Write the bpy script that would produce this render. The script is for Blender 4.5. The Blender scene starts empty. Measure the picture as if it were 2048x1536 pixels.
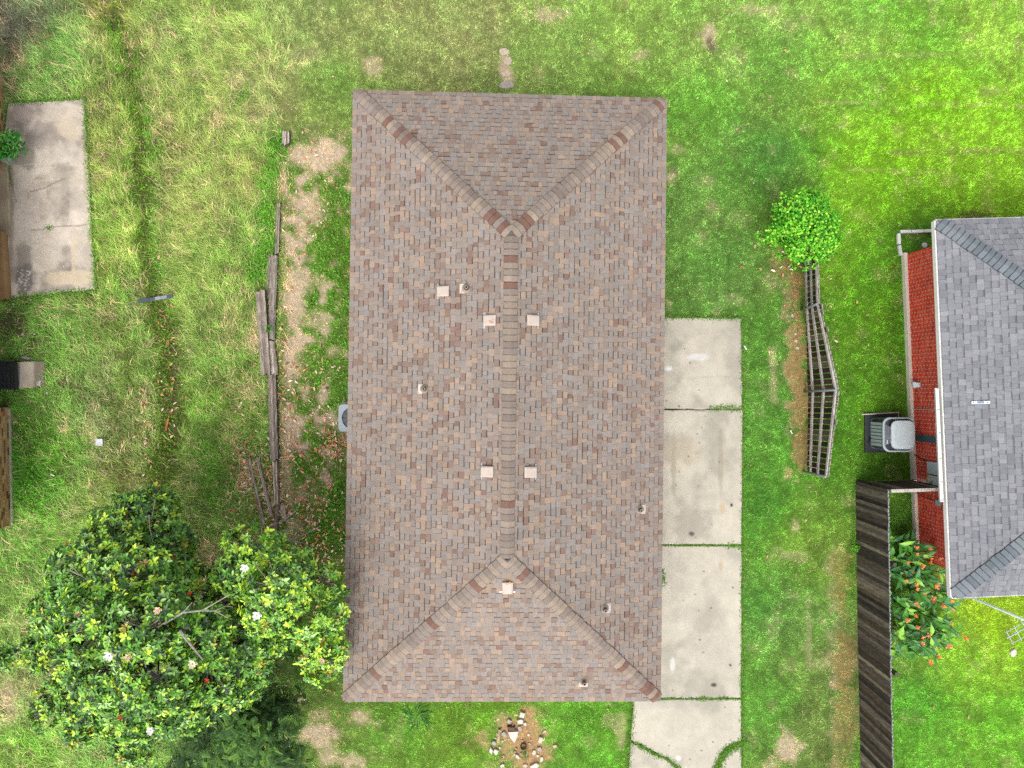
import bpy, math, random
import numpy as np
from mathutils import Vector, Matrix

random.seed(7)
RNG = np.random.default_rng(11)

# ------------------------------------------------------------------ camera, sky, sun, exposure
FPX, CAMH = 1400.0, 20.0                     # focal length in photo pixels, flying height in metres
TILT_A, TILT_B = 0.01344, -0.03398
sc = bpy.context.scene
COL = sc.collection
cam_data = bpy.data.cameras.new('camera')
cam_data.sensor_width = 36.0
cam_data.lens = FPX / 2048.0 * 36.0
cam_data.clip_start = 0.1
cam_data.clip_end = 1000.0
cam = bpy.data.objects.new('camera', cam_data)
COL.objects.link(cam)
CROT = Matrix.Rotation(TILT_B, 3, 'Y') @ Matrix.Rotation(TILT_A, 3, 'X')
cam.matrix_world = Matrix.Translation((0, 0, CAMH)) @ CROT.to_4x4()
sc.camera = cam

SUN_EL, SUN_AZ = math.radians(60), math.radians(196)      # azimuth clockwise from +Y: light comes from the bottom of the picture
world = bpy.data.worlds.new('World')
sc.world = world
world.use_nodes = True
wn = world.node_tree
wn.nodes.clear()
w_out = wn.nodes.new('ShaderNodeOutputWorld')
w_bg = wn.nodes.new('ShaderNodeBackground')
w_sky = wn.nodes.new('ShaderNodeTexSky')
w_sky.sky_type = 'NISHITA'
w_sky.sun_disc = False
w_sky.sun_elevation = SUN_EL
w_sky.sun_rotation = SUN_AZ
w_sky.air_density = 1.0
w_sky.dust_density = 4.0
w_sky.ozone_density = 1.0
w_hs = wn.nodes.new('ShaderNodeHueSaturation')           # thin overcast: the sky light is nearly neutral
w_hs.inputs['Saturation'].default_value = 0.22
w_bg.inputs['Strength'].default_value = 0.15
wn.links.new(w_sky.outputs[0], w_hs.inputs['Color'])
wn.links.new(w_hs.outputs[0], w_bg.inputs['Color'])
wn.links.new(w_bg.outputs[0], w_out.inputs['Surface'])

sun_data = bpy.data.lights.new('sun', 'SUN')
sun_data.energy = 0.8
sun_data.angle = math.radians(35)
sun_data.color = (1.0, 0.96, 0.9)
sun = bpy.data.objects.new('sun', sun_data)
COL.objects.link(sun)
sd = Vector((math.sin(SUN_AZ) * math.cos(SUN_EL), math.cos(SUN_AZ) * math.cos(SUN_EL), math.sin(SUN_EL)))
sun.rotation_euler = sd.to_track_quat('Z', 'Y').to_euler()

sc.view_settings.view_transform = 'Standard'
sc.view_settings.look = 'None'
sc.view_settings.gamma = 1.0
sc.view_settings.use_curve_mapping = False
sc.view_settings.exposure = 1.02
sc.render.engine = 'CYCLES'
sc.cycles.max_bounces = 5
sc.cycles.diffuse_bounces = 3
sc.cycles.glossy_bounces = 2
sc.cycles.transmission_bounces = 3
sc.cycles.use_denoising = False

# ------------------------------------------------------------------ helpers
CR = np.array(CROT)

def P(px, py, z=0.0):
    """photo pixel at a known height -> point in the place"""
    d = CR @ np.array([(px - 1024.0) / FPX, (768.0 - py) / FPX, -1.0])
    t = (z - CAMH) / d[2]
    return Vector((d[0] * t, d[1] * t, z))

def Pn(px, py, z=0.0):
    q = np.stack([(px - 1024.0) / FPX, (768.0 - py) / FPX, -np.ones_like(px)], -1) @ CR.T
    t = (z - CAMH) / q[:, 2]
    o = q * t[:, None]
    o[:, 2] = z
    return o

def pixel_of(X, Y, Z):
    q = np.stack([X, Y, Z - CAMH], -1) @ CR
    return 1024.0 + FPX * q[..., 0] / -q[..., 2], 768.0 - FPX * q[..., 1] / -q[..., 2]

def lin(c):
    c = np.asarray(c, float) / 255.0
    return np.where(c <= 0.04045, c / 12.92, ((c + 0.055) / 1.055) ** 2.4)

ALB = 0.62
def C(r, g, b, k=1.0):
    return tuple(lin((r, g, b)) * ALB * k)

_T = np.random.default_rng(5).random((256, 256))
def vnoise(x, y):
    xi = np.floor(x).astype(int); yi = np.floor(y).astype(int)
    fx = x - xi; fy = y - yi
    fx = fx * fx * (3 - 2 * fx); fy = fy * fy * (3 - 2 * fy)
    a = _T[xi & 255, yi & 255]; b = _T[(xi + 1) & 255, yi & 255]
    c = _T[xi & 255, (yi + 1) & 255]; d = _T[(xi + 1) & 255, (yi + 1) & 255]
    return (a * (1 - fx) + b * fx) * (1 - fy) + (c * (1 - fx) + d * fx) * fy

def fbm(x, y, s, o=4, seed=0):
    v = 0; a = 0.5; n = 0
    for i in range(o):
        v = v + a * vnoise(x / s + 17.3 * i + seed * 31.7, y / s + 9.1 * i + seed * 13.3)
        n += a; a *= 0.55; s *= 0.5
    return v / n

def sstep(a, b, x):
    t = np.clip((x - a) / (b - a), 0, 1)
    return t * t * (3 - 2 * t)

def seg_dist(x, y, ax, ay, bx, by):
    dx, dy = bx - ax, by - ay
    t = np.clip(((x - ax) * dx + (y - ay) * dy) / (dx * dx + dy * dy + 1e-9), 0, 1)
    return np.hypot(x - ax - t * dx, y - ay - t * dy)

def poly_dist(x, y, pts):
    d = np.full(x.shape, 1e9)
    for a, b in zip(pts[:-1], pts[1:]):
        d = np.minimum(d, seg_dist(x, y, a[0], a[1], b[0], b[1]))
    return d

def in_poly(x, y, poly):
    ins = np.zeros(x.shape, bool)
    n = len(poly)
    for i in range(n):
        x1, y1 = poly[i]; x2, y2 = poly[(i + 1) % n]
        c = ((y1 > y) != (y2 > y)) & (x < (x2 - x1) * (y - y1) / (y2 - y1 + 1e-12) + x1)
        ins ^= c
    return ins

# materials -------------------------------------------------------
def mat(name, rough=0.85, spec=0.25, ns=30.0, na=0.25, bump=0.0, bs=None, stretch=(1, 1, 1), ns2=None, na2=0.0,
        metallic=0.0, transl=0.0, color=None):
    m = bpy.data.materials.new(name)
    m.use_nodes = True
    nt = m.node_tree; N = nt.nodes; L = nt.links
    b = N['Principled BSDF']
    b.inputs['Roughness'].default_value = rough
    b.inputs['Specular IOR Level'].default_value = spec
    b.inputs['Metallic'].default_value = metallic
    at = N.new('ShaderNodeAttribute'); at.attribute_name = 'Col'
    src = at.outputs['Color']
    tc = N.new('ShaderNodeTexCoord')
    mp = N.new('ShaderNodeMapping'); mp.inputs['Scale'].default_value = stretch
    L.new(tc.outputs['Object'], mp.inputs['Vector'])
    def noise_mul(src, scale, amt):
        nz = N.new('ShaderNodeTexNoise'); nz.inputs['Scale'].default_value = scale
        nz.inputs['Detail'].default_value = 4.0
        L.new(mp.outputs[0], nz.inputs['Vector'])
        mr = N.new('ShaderNodeMapRange')
        mr.inputs['From Min'].default_value = 0.3; mr.inputs['From Max'].default_value = 0.7
        mr.inputs['To Min'].default_value = 1 - amt; mr.inputs['To Max'].default_value = 1 + amt
        L.new(nz.outputs['Fac'], mr.inputs['Value'])
        mx = N.new('ShaderNodeMix'); mx.data_type = 'RGBA'; mx.blend_type = 'MULTIPLY'
        mx.inputs['Factor'].default_value = 1.0
        L.new(src, mx.inputs['A']); L.new(mr.outputs[0], mx.inputs['B'])
        return mx.outputs['Result'], nz
    nz = None
    if na > 0:
        src, nz = noise_mul(src, ns, na)
    if na2 > 0:
        src, _ = noise_mul(src, ns2, na2)
    L.new(src, b.inputs['Base Color'])
    if bump > 0:
        bn = N.new('ShaderNodeTexNoise'); bn.inputs['Scale'].default_value = bs or ns
        bn.inputs['Detail'].default_value = 3.0
        L.new(mp.outputs[0], bn.inputs['Vector'])
        bp = N.new('ShaderNodeBump'); bp.inputs['Strength'].default_value = bump
        bp.inputs['Distance'].default_value = 0.02
        L.new(bn.outputs['Fac'], bp.inputs['Height']); L.new(bp.outputs[0], b.inputs['Normal'])
    if transl > 0:
        tr = N.new('ShaderNodeBsdfTranslucent'); L.new(src, tr.inputs['Color'])
        ms = N.new('ShaderNodeMixShader'); ms.inputs[0].default_value = transl
        L.new(b.outputs[0], ms.inputs[1]); L.new(tr.outputs[0], ms.inputs[2])
        L.new(ms.outputs[0], N['Material Output'].inputs['Surface'])
    return m

M = {
    'ground': mat('ground_soil_and_thatch', 0.95, 0.05, 9, 0.22, 0.5, 40, ns2=60, na2=0.35),
    'grass': mat('grass_blade', 0.75, 0.12, 1, 0, transl=0.3),
    'leaf': mat('magnolia_leaf', 0.42, 0.45, 20, 0.12, transl=0.15),
    'soft_leaf': mat('soft_leaf', 0.6, 0.25, 20, 0.1, transl=0.3),
    'litter': mat('dry_leaf', 0.8, 0.1, 30, 0.2),
    'shingle': mat('asphalt_shingle', 0.92, 0.12, 260, 0.22, 0.25, 300, ns2=2.2, na2=0.06),
    'concrete': mat('concrete', 0.9, 0.2, 3.0, 0.06, 0.15, 120, ns2=90, na2=0.10),
    'brick': mat('brick', 0.85, 0.2, 40, 0.18, 0.2, 120),
    'wood_z': mat('weathered_picket', 0.9, 0.12, 6, 0.45, 0.4, 9, stretch=(9, 9, 0.7), ns2=3, na2=0.25),
    'wood_y': mat('weathered_timber', 0.92, 0.1, 6, 0.38, 0.8, 8, stretch=(9, 0.7, 9), ns2=4, na2=0.2),
    'bark': mat('bark', 0.95, 0.1, 18, 0.4, 0.6, 30, stretch=(1, 1, 0.4)),
    'paint': mat('painted_metal', 0.5, 0.4, 12, 0.06, ns2=2.0, na2=0.05),
    'steel': mat('galvanised_steel', 0.5, 0.5, 25, 0.12, metallic=0.35),
    'plastic': mat('plastic', 0.45, 0.4, 10, 0.08),
    'stone': mat('stone', 0.9, 0.15, 25, 0.2, 0.5, 40),
    'petal': mat('petal', 0.7, 0.2, 20, 0.08, transl=0.25),
}

# objects ---------------------------------------------------------
def tag(o, label=None, cat=None, group=None, kind=None):
    if label: o['label'] = label
    if cat: o['category'] = cat
    if group: o['group'] = group
    if kind: o['kind'] = kind
    return o

def empty(name, loc, label, cat, group=None):
    o = bpy.data.objects.new(name, None)
    o.empty_display_size = 0.1
    o.location = loc
    COL.objects.link(o)
    return tag(o, label, cat, group)

def root_loc(o):
    while o.parent: o = o.parent
    return Vector(o.location)

def np_mesh(name, V, F, colors, material, parent=None, smooth=False, point_col=True):
    """V (n,3), F (m,k) or a list of those, colours per vertex"""
    me = bpy.data.meshes.new(name)
    Fs = F if isinstance(F, list) else [F]
    V = np.asarray(V, np.float32)
    if parent is not None:
        V = V - np.array(root_loc(parent), np.float32)
    me.vertices.add(len(V)); me.vertices.foreach_set('co', V.ravel())
    nl = sum(f.size for f in Fs); npoly = sum(len(f) for f in Fs)
    me.loops.add(nl); me.polygons.add(npoly)
    me.loops.foreach_set('vertex_index', np.concatenate([f.ravel() for f in Fs]).astype(np.int32))
    tot = np.concatenate([np.full(len(f), f.shape[1]) for f in Fs]).astype(np.int32)
    st = np.concatenate([[0], np.cumsum(tot)[:-1]]).astype(np.int32)
    me.polygons.foreach_set('loop_start', st)
    if smooth:
        me.polygons.foreach_set('use_smooth', np.ones(npoly, bool))
    me.update(calc_edges=True)
    ca = me.color_attributes.new('Col', 'FLOAT_COLOR', 'POINT')
    cc = np.ones((len(V), 4), np.float32); cc[:, :3] = colors
    ca.data.foreach_set('color', cc.ravel())
    me.materials.append(material)
    o = bpy.data.objects.new(name, me)
    COL.objects.link(o)
    if parent is not None: o.parent = parent
    return o

class MB:
    """collects faces with one colour each, builds one mesh object"""
    def __init__(s): s.v = []; s.f = []; s.c = []
    def face(s, pts, col):
        i = len(s.v); s.v += [tuple(p) for p in pts]; s.f.append(tuple(range(i, i + len(pts)))); s.c.append(col)
    def idx(s, pts, faces, col):
        i = len(s.v); s.v += [tuple(p) for p in pts]
        for k, f in enumerate(faces):
            s.f.append(tuple(i + j for j in f)); s.c.append(col[k] if isinstance(col, list) else col)
    def hexa(s, p, col):
        s.idx(p, [(0, 3, 2, 1), (4, 5, 6, 7), (0, 1, 5, 4), (1, 2, 6, 5), (2, 3, 7, 6), (3, 0, 4, 7)], col)
    def obox(s, o, ax, ay, az, col):
        o = Vector(o); ax = Vector(ax); ay = Vector(ay); az = Vector(az)
        s.hexa([o, o + ax, o + ax + ay, o + ay, o + az, o + ax + az, o + ax + ay + az, o + ay + az], col)
    def box(s, c, d, col, rz=0.0):
        x = Vector((math.cos(rz), math.sin(rz), 0)) * d[0]; y = Vector((-math.sin(rz), math.cos(rz), 0)) * d[1]
        z = Vector((0, 0, d[2]))
        s.obox(Vector(c) - x / 2 - y / 2, x, y, z, col)          # c is the centre of the bottom face
    def prism(s, poly, z0, z1, col, inset=0.0):
        n = len(poly)
        cx = sum(p[0] for p in poly) / n; cy = sum(p[1] for p in poly) / n
        top = [(p[0] + (cx - p[0]) * inset, p[1] + (cy - p[1]) * inset) for p in poly]
        s.idx([(p[0], p[1], z0) for p in poly] + [(p[0], p[1], z1) for p in top],
              [tuple(range(n - 1, -1, -1)), tuple(range(n, 2 * n))] + [(i, (i + 1) % n, n + (i + 1) % n, n + i) for i in range(n)], col)
    def tube(s, pts, rad, col, n=7, cap=True):
        pts = [Vector(p) for p in pts]
        if not hasattr(rad, '__len__'): rad = [rad] * len(pts)
        base = len(s.v)
        for i, p in enumerate(pts):
            d = (pts[min(i + 1, len(pts) - 1)] - pts[max(i - 1, 0)]).normalized()
            a = d.cross(Vector((0.13, 0.27, 0.95)) if abs(d.z) < 0.9 else Vector((1, 0, 0))).normalized(); b = d.cross(a)
            for k in range(n):
                t = 2 * math.pi * k / n
                s.v.append(tuple(p + (a * math.cos(t) + b * math.sin(t)) * rad[i]))
        for i in range(len(pts) - 1):
            for k in range(n):
                s.f.append((base + i * n + k, base + i * n + (k + 1) % n, base + (i + 1) * n + (k + 1) % n, base + (i + 1) * n + k)); s.c.append(col)
        if cap:
            s.f.append(tuple(base + k for k in range(n - 1, -1, -1))); s.c.append(col)
            s.f.append(tuple(base + (len(pts) - 1) * n + k for k in range(n))); s.c.append(col)
    def lathe(s, c, prof, col, n=20):
        c = Vector(c); base = len(s.v)
        for r, z in prof:
            for k in range(n):
                t = 2 * math.pi * k / n
                s.v.append((c.x + r * math.cos(t), c.y + r * math.sin(t), c.z + z))
        for i in range(len(prof) - 1):
            for k in range(n):
                s.f.append((base + i * n + k, base + i * n + (k + 1) % n, base + (i + 1) * n + (k + 1) % n, base + (i + 1) * n + k))
                s.c.append(col[i] if isinstance(col, list) else col)
        s.f.append(tuple(base + (len(prof) - 1) * n + k for k in range(n))); s.c.append(col[-1] if isinstance(col, list) else col)
    def build(s, name, material, parent=None, smooth=False, label=None, cat=None, group=None, kind=None, bevel=0.0, origin=None):
        me = bpy.data.meshes.new(name)
        o0 = root_loc(parent) if parent is not None else (Vector(origin) if origin is not None else Vector((0, 0, 0)))
        me.from_pydata([(p[0] - o0.x, p[1] - o0.y, p[2] - o0.z) for p in s.v], [], s.f)
        ca = me.color_attributes.new('Col', 'FLOAT_COLOR', 'CORNER')
        arr = []
        for f, c in zip(s.f, s.c): arr += [c[0], c[1], c[2], 1.0] * len(f)
        ca.data.foreach_set('color', arr)
        if smooth: me.polygons.foreach_set('use_smooth', [True] * len(me.polygons))
        me.materials.append(material)
        o = bpy.data.objects.new(name, me)
        COL.objects.link(o)
        if parent is not None: o.parent = parent
        elif origin is not None: o.location = o0
        if bevel > 0:
            bv = o.modifiers.new('bevel', 'BEVEL'); bv.width = bevel; bv.segments = 2; bv.limit_method = 'ANGLE'
        return tag(o, label, cat, group, kind)

def mul(c, k): return (c[0] * k, c[1] * k, c[2] * k)

def vary(c, a=0.15):
    k = 1 + random.uniform(-a, a)
    return (c[0] * k, c[1] * k, c[2] * k)

# ------------------------------------------------------------------ what grows where (maps over the ground, in photo pixels at z = 0)
GX0, GY0, GX1, GY1, GS = -120, -120, 2170, 1660, 5
gx = np.arange(GX0, GX1 + 1, GS, dtype=float); gy = np.arange(GY0, GY1 + 1, GS, dtype=float)
GXX, GYY = np.meshgrid(gx, gy)                               # [row y, col x]
warp1 = (fbm(GXX, GYY, 130, 4, 1) - 0.5) * 120; warp2 = (fbm(GXX, GYY, 130, 4, 2) - 0.5) * 120
wx, wy = GXX + warp1, GYY + warp2
CTRL = [
 (30,60,120,118,92),(60,20,112,132,80),(120,120,136,176,82),(90,170,134,170,80),(230,60,130,140,62),(230,200,142,152,74),(330,80,150,170,84),(450,60,150,170,84),
 (600,60,156,170,96),(800,60,150,168,92),(950,60,150,166,92),(1100,60,148,176,86),(1250,60,138,178,76),(1400,60,144,178,82),(1550,60,138,178,80),
 (1700,60,134,184,72),(1850,60,130,184,62),(2000,60,150,194,70),(1400,200,118,174,62),(1560,160,114,164,62),(1700,180,138,184,64),(1850,250,134,192,38),
 (2000,250,150,200,52),(1750,350,130,190,34),(1950,380,140,196,46),(1450,300,114,164,66),(1560,330,98,148,62),(1400,420,122,166,74),(1450,560,110,156,68),
 (1700,500,116,170,42),(1740,650,104,158,38),(1740,800,96,152,38),(1560,700,108,158,62),(1540,850,100,158,58),(1540,1000,100,160,56),(1540,1200,106,160,66),
 (1620,1050,128,172,62),(1620,1250,116,160,70),(1540,1400,110,164,62),(1640,1450,130,150,76),(1680,1100,120,158,58),(1690,1300,124,144,72),(1830,1040,84,136,44),
 (1840,1400,104,170,54),(1950,1300,138,188,54),(2000,1450,122,184,54),(1850,1500,114,180,56),(2000,1230,150,196,44),(1740,900,96,150,42),(1850,480,92,144,44),
 (230,350,146,164,76),(400,250,150,164,82),(400,400,156,170,86),(500,330,150,164,80),(230,480,150,174,76),(420,560,142,164,76),(230,680,136,164,76),
 (100,650,118,160,66),(430,700,132,160,72),(430,850,122,156,62),(200,850,150,164,96),(100,900,112,160,54),(50,900,76,142,44),(100,1030,128,172,68),
 (250,950,140,150,76),(30,1100,118,162,66),(30,1250,132,164,76),(20,1400,158,170,100),(60,1480,140,180,72),(200,1480,130,170,76),(560,200,150,164,90),
 (650,200,130,162,74),(620,350,120,148,66),(650,500,98,140,48),(640,950,98,130,52),(640,1100,92,130,48),(600,1300,90,130,48),(640,1450,130,156,72),(560,1450,88,128,48),
 (800,1450,118,164,60),(900,1440,120,164,52),(1200,1450,114,174,56),(480,950,116,146,62),(420,1050,122,150,66),(400,1120,110,130,60),
]
num = np.zeros(GXX.shape + (3,)); den = np.zeros(GXX.shape)
for (cx, cy, r, g, b) in CTRL:
    w = 1.0 / ((wx - cx) ** 2 + (wy - cy) ** 2 + 900.0) ** 1.7
    num += w[..., None] * np.array([r, g, b], float); den += w
BASE = num / den[..., None]
# fine colour drift of the turf
dr = (fbm(GXX, GYY, 45, 4, 3) - 0.5)
dr2 = (fbm(GXX, GYY, 260, 3, 4) - 0.5)
BASE = BASE * (1 + 0.20 * dr[..., None] + 0.06 * dr2[..., None])
yl = (fbm(GXX, GYY, 70, 4, 6) - 0.5)
BASE[..., 0] *= 1 + 0.20 * yl; BASE[..., 2] *= 1 + 0.2 * yl
cl = (fbm(GXX, GYY, 18, 3, 14) - 0.5)
BASE *= (1 + 0.34 * cl)[..., None]
# the greener-yellow sward in the upper right yard has a fairly crisp edge
yx, yy = GXX + (fbm(GXX, GYY, 50, 3, 15) - .5) * 60, GYY + (fbm(GXX, GYY, 50, 3, 16) - .5) * 60
sward = in_poly(yx, yy, [(1685, 225), (1735, 205), (1770, 245), (1900, 205), (2200, 165), (2200, 440), (1640, 445), (1645, 350), (1672, 310)]).astype(float)
for _ in range(2): sward = (sward + np.roll(sward, 1, 0) + np.roll(sward, -1, 0) + np.roll(sward, 1, 1) + np.roll(sward, -1, 1)) / 5
BASE = BASE * (1 - .55 * sward[..., None]) + np.array([142., 196., 48.]) * (1 + .2 * cl[..., None]) * .55 * sward[..., None]
BASE *= np.array([1.015, 1.04, 1.11])

nA = fbm(GXX, GYY, 34, 4, 7); nB = fbm(GXX, GYY, 16, 3, 8); nC = fbm(GXX, GYY, 90, 3, 9)
straw = np.zeros(GXX.shape); soil = np.zeros(GXX.shape); weed = np.zeros(GXX.shape)
def blob(arr, cx, cy, rx, ry, s=1.0, rot=0.0, rough=1.5):
    c, sn = math.cos(rot), math.sin(rot)
    dx, dy = GXX - cx, GYY - cy
    d = np.hypot((dx * c + dy * sn) / rx, (-dx * sn + dy * c) / ry)
    m = sstep(1.15, 0.45, d + rough * ((nA - 0.5) * 0.9 + (nB - 0.5) * 0.8)) * s
    np.maximum(arr, m, out=arr)
def strip(arr, pts, w, s=1.0, rough=1.7):
    d = poly_dist(GXX, GYY, pts) / w
    m = sstep(1.2, 0.4, d + rough * ((nA - 0.5) * 0.9 + (nB - 0.5) * 0.9)) * s
    np.maximum(arr, m, out=arr)
# bare straw ground between the old timbers and the house, mottled with weeds
zone = sstep(550, 575, GXX) * sstep(240, 300, GYY) * sstep(720, 700, GXX) * sstep(1130, 1000, GYY)
mott = zone * sstep(0.42, 0.56, 0.25 * nC + 0.35 * nA + 0.4 * nB - 0.058 + 0.07 * sstep(640, 575, GXX) - 0.05 * sstep(630, 690, GXX) - 0.06 * sstep(850, 1050, GYY))
straw = np.maximum(straw, mott)
weed = np.maximum(weed, zone * (1 - mott) * 0.5)
for b in [(655,310,45,32,1),(610,310,30,24,.9),(625,425,26,38,.9),(590,610,20,50,1),(580,720,16,50,1),(575,880,16,60,.9),(600,560,28,30,.9),(640,640,22,20,.7),
          (520,640,18,22,.8),(505,690,22,30,.7),(510,780,26,30,.6),(500,940,24,40,.8),(575,980,16,40,.7),(540,1010,18,40,.5),(420,1115,26,40,.6),(440,1165,22,20,.5),
          (640,1475,48,36,.9),(720,1440,36,26,.8),(690,1520,60,24,.8),(640,1430,26,20,.6),(1035,1485,78,70,1),(1010,1445,40,24,.7),(1245,1470,14,40,.6),(1220,1440,20,14,.4),
          (1580,1495,24,42,.9),(1545,1530,18,18,.6),(745,130,26,24,.7),(1088,30,60,20,.6),(1012,140,13,42,.95),(1012,112,10,14,1),(1345,350,18,22,.7),(1275,110,16,16,.6),(1360,300,20,12,.4),
          (1570,520,36,32,.55),(1540,560,30,20,.35),(1592,1052,10,20,.8),(1600,1110,18,16,.4),(1575,1112,14,10,.5),(1695,1340,20,40,.6),(1670,1370,16,16,.7),(1420,75,16,30,.8),(1500,20,60,12,.4),
          (20,1400,18,55,.7),(60,1310,14,22,.6),(30,1250,26,20,.3),(165,225,20,30,.3),(470,160,22,30,.5),(440,240,20,24,.4),(330,240,22,22,.35),(220,630,14,16,.6),(195,820,16,24,.5),
          (185,870,22,22,.5),(130,860,14,22,.4),(245,1015,20,18,.4),(150,1010,12,14,.6),(30,120,22,30,.5),(25,170,16,20,.6),(2035,85,14,14,.5),(1825,470,18,10,.2),
          (1700,1000,20,14,.4),(1640,1330,20,10,.3),(1410,360,20,16,.35),(1425,410,14,14,.4),(1470,600,20,14,.3),(1335,615,8,18,.5),(1700,1500,10,30,.4),(690,880,14,16,.6),(660,1220,24,20,.5),(600,1400,30,14,.5)]:
    blob(straw, *b)
strip(straw, [(1600,540),(1594,640),(1592,740),(1603,800),(1600,930)], 24, .8, 2.4)
strip(straw, [(1545,700),(1548,800)], 8, .5)
strip(straw, [(1685,1120),(1675,1250),(1690,1400),(1685,1560)], 22, .45, 3.0)
strip(straw, [(1617,1190),(1617,1330)], 6, .4)
for q in [[(1690,112),(1960,108)], [(1640,205),(2048,212)], [(1780,306),(2048,300)], [(1700,340),(1900,345)]]: strip(straw, q, 3, .35, 2.0)
strip(soil, [(1780,306),(2048,303)], 2.5, .5, 2.0); blob(soil, 1422, 92, 9, 18, .8); blob(soil, 1350, 340, 14, 14, .5)
strip(straw, [(455,640),(470,800),(470,900)], 14, .25)
# darker damp bands and open soil
strip(weed, [(330,620),(335,700),(332,830),(320,960),(300,1040)], 30, .75, 1.6)
strip(weed, [(235,60),(262,140),(292,300),(298,420),(312,560)], 26, .7, 2.4)
strip(weed, [(565,296),(535,380),(535,480),(518,545)], 24, .9, 1.5)
strip(weed, [(410,900),(430,1000)], 26, .5)
strip(weed, [(50,850),(55,940),(80,1000)], 34, .6, 1.6)
strip(soil, [(350,650),(354,780),(340,870)], 9, .85, 1.4)
strip(soil, [(225,20),(262,120),(288,300),(292,480),(300,560)], 15, .6, 2.6)
strip(soil, [(318,610),(330,700),(322,900),(300,1010)], 26, .38, 3.0)
strip(soil, [(250,560),(255,700),(240,860),(262,980)], 34, .4, 3.4)
strip(soil, [(283,830),(283,980)], 9, .45)
strip(soil, [(285,300),(288,400),(287,480)], 7, .4)
for b in [(15,75,26,50,.8),(140,15,30,16,.6),(215,30,24,22,.5),(180,810,12,30,.5),(245,265,22,22,.35),(25,640,36,46,.85),(60,690,26,20,.7),(15,880,8,30,.5),(15,810,18,14,.7),(30,950,14,18,.3),
          (1480,300,40,20,.12),(430,1180,30,16,.5),(525,1340,20,80,.6),(1950,432,50,8,.7),(340,1000,30,20,.3),(2040,75,12,14,.3)]:
    blob(soil, *b)
for b in [(480,185,16,18,1),(610,290,12,10,.9),(685,315,12,18,.9),(665,290,9,9,.9),(693,385,14,24,1),(700,330,10,12,.8),(510,620,16,12,.8),(500,655,14,12,.7),(640,770,20,14,.8),(620,600,24,16,.8),
          (620,860,22,24,.8),(670,830,14,30,.9),(660,560,30,60,.7),(640,930,30,26,.8),(650,1060,40,30,.7),(600,800,16,14,.7),(650,300,10,10,.7),(1255,1490,14,20,.7),(600,1010,14,20,.7),(1050,1512,6,12,1),
          (830,1440,50,16,.4),(1180,1450,60,40,.4),(930,1430,40,20,.4),(760,1430,40,20,.5),(700,1500,20,14,.7),(1560,440,20,30,.5)]:
    blob(weed, *b)
leftf = sstep(420, 340, GXX) * sstep(0, 40, GXX + 40)
soil = np.maximum(soil, leftf * .6 * sstep(.56, .70, fbm(GXX, GYY, 40, 4, 71)))
straw = np.maximum(straw, sstep(620, 480, GXX) * .2 * sstep(.58, .72, fbm(GXX, GYY, 30, 4, 72)))
straw = np.maximum(straw, .22 * sstep(.62, .74, fbm(GXX, GYY, 36, 4, 73)))
straw = np.clip(straw, 0, 1); soil = np.clip(soil, 0, 1); weed = np.clip(weed * (1 - 0.75 * straw), 0, 1)
rockbed = np.zeros(GXX.shape); blob(rockbed, 1035, 1485, 80, 72, 1.0)
fence_dry = np.zeros(GXX.shape); strip(fence_dry, [(1600,540),(1597,640),(1598,740),(1605,800),(1600,930)], 24, 1); strip(fence_dry, [(1690,1120),(1690,1560)], 20, 1); blob(fence_dry, 1570, 520, 40, 36, 1)
meadow = sstep(600, 520, GXX + 60 * (nC - 0.5)) * sstep(-200, 0, GYY) * (0.35 + 0.65 * sstep(0, 60, GYY))
meadow *= 1 - 0.6 * sstep(200, 60, GXX) * sstep(560, 700, GYY)

def gsample(arr, px, py):
    fx = np.clip((px - GX0) / GS, 0, len(gx) - 1.001); fy = np.clip((py - GY0) / GS, 0, len(gy) - 1.001)
    xi = fx.astype(int); yi = fy.astype(int); fx = fx - xi; fy = fy - yi
    if arr.ndim == 3: fx = fx[..., None]; fy = fy[..., None]
    return (arr[yi, xi] * (1 - fx) + arr[yi, xi + 1] * fx) * (1 - fy) + (arr[yi + 1, xi] * (1 - fx) + arr[yi + 1, xi + 1] * fx) * fy

STRAW_C = np.array([203., 184., 158.]); SOIL_C = np.array([98., 86., 70.]); WEED_C = np.array([100., 150., 52.])
DRY_C = np.array([182., 146., 106.])
straw_c = STRAW_C * (1 - fence_dry[..., None]) + DRY_C * fence_dry[..., None]
rb = rockbed[..., None]; straw_c = straw_c * (1 - rb) + np.array([186., 154., 112.]) * rb
rut = np.zeros(GXX.shape)
strip(rut, [(322,600),(338,700),(338,830),(322,950),(300,1040)], 30, .95, 1.6)
strip(rut, [(232,20),(258,120),(286,300),(292,480),(304,590)], 15, .8, 2.2)
strip(rut, [(200,560),(250,700),(240,860),(262,980)], 30, .4, 3.2)
GRASS_C = BASE * (1 - weed[..., None]) + (WEED_C * (0.85 + 0.3 * nA[..., None])) * weed[..., None]
GRASS_C = GRASS_C * (1 - rut[..., None]) + np.array([88., 112., 34.]) * (.75 + .6 * nB[..., None]) * rut[..., None]
def over(a, b, w): return a * (1 - w[..., None]) + b * w[..., None]
GROUND_C = over(over(GRASS_C * np.array([0.86, 0.80, 0.80]), straw_c, straw), SOIL_C, np.maximum(soil, rut * .8))

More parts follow.
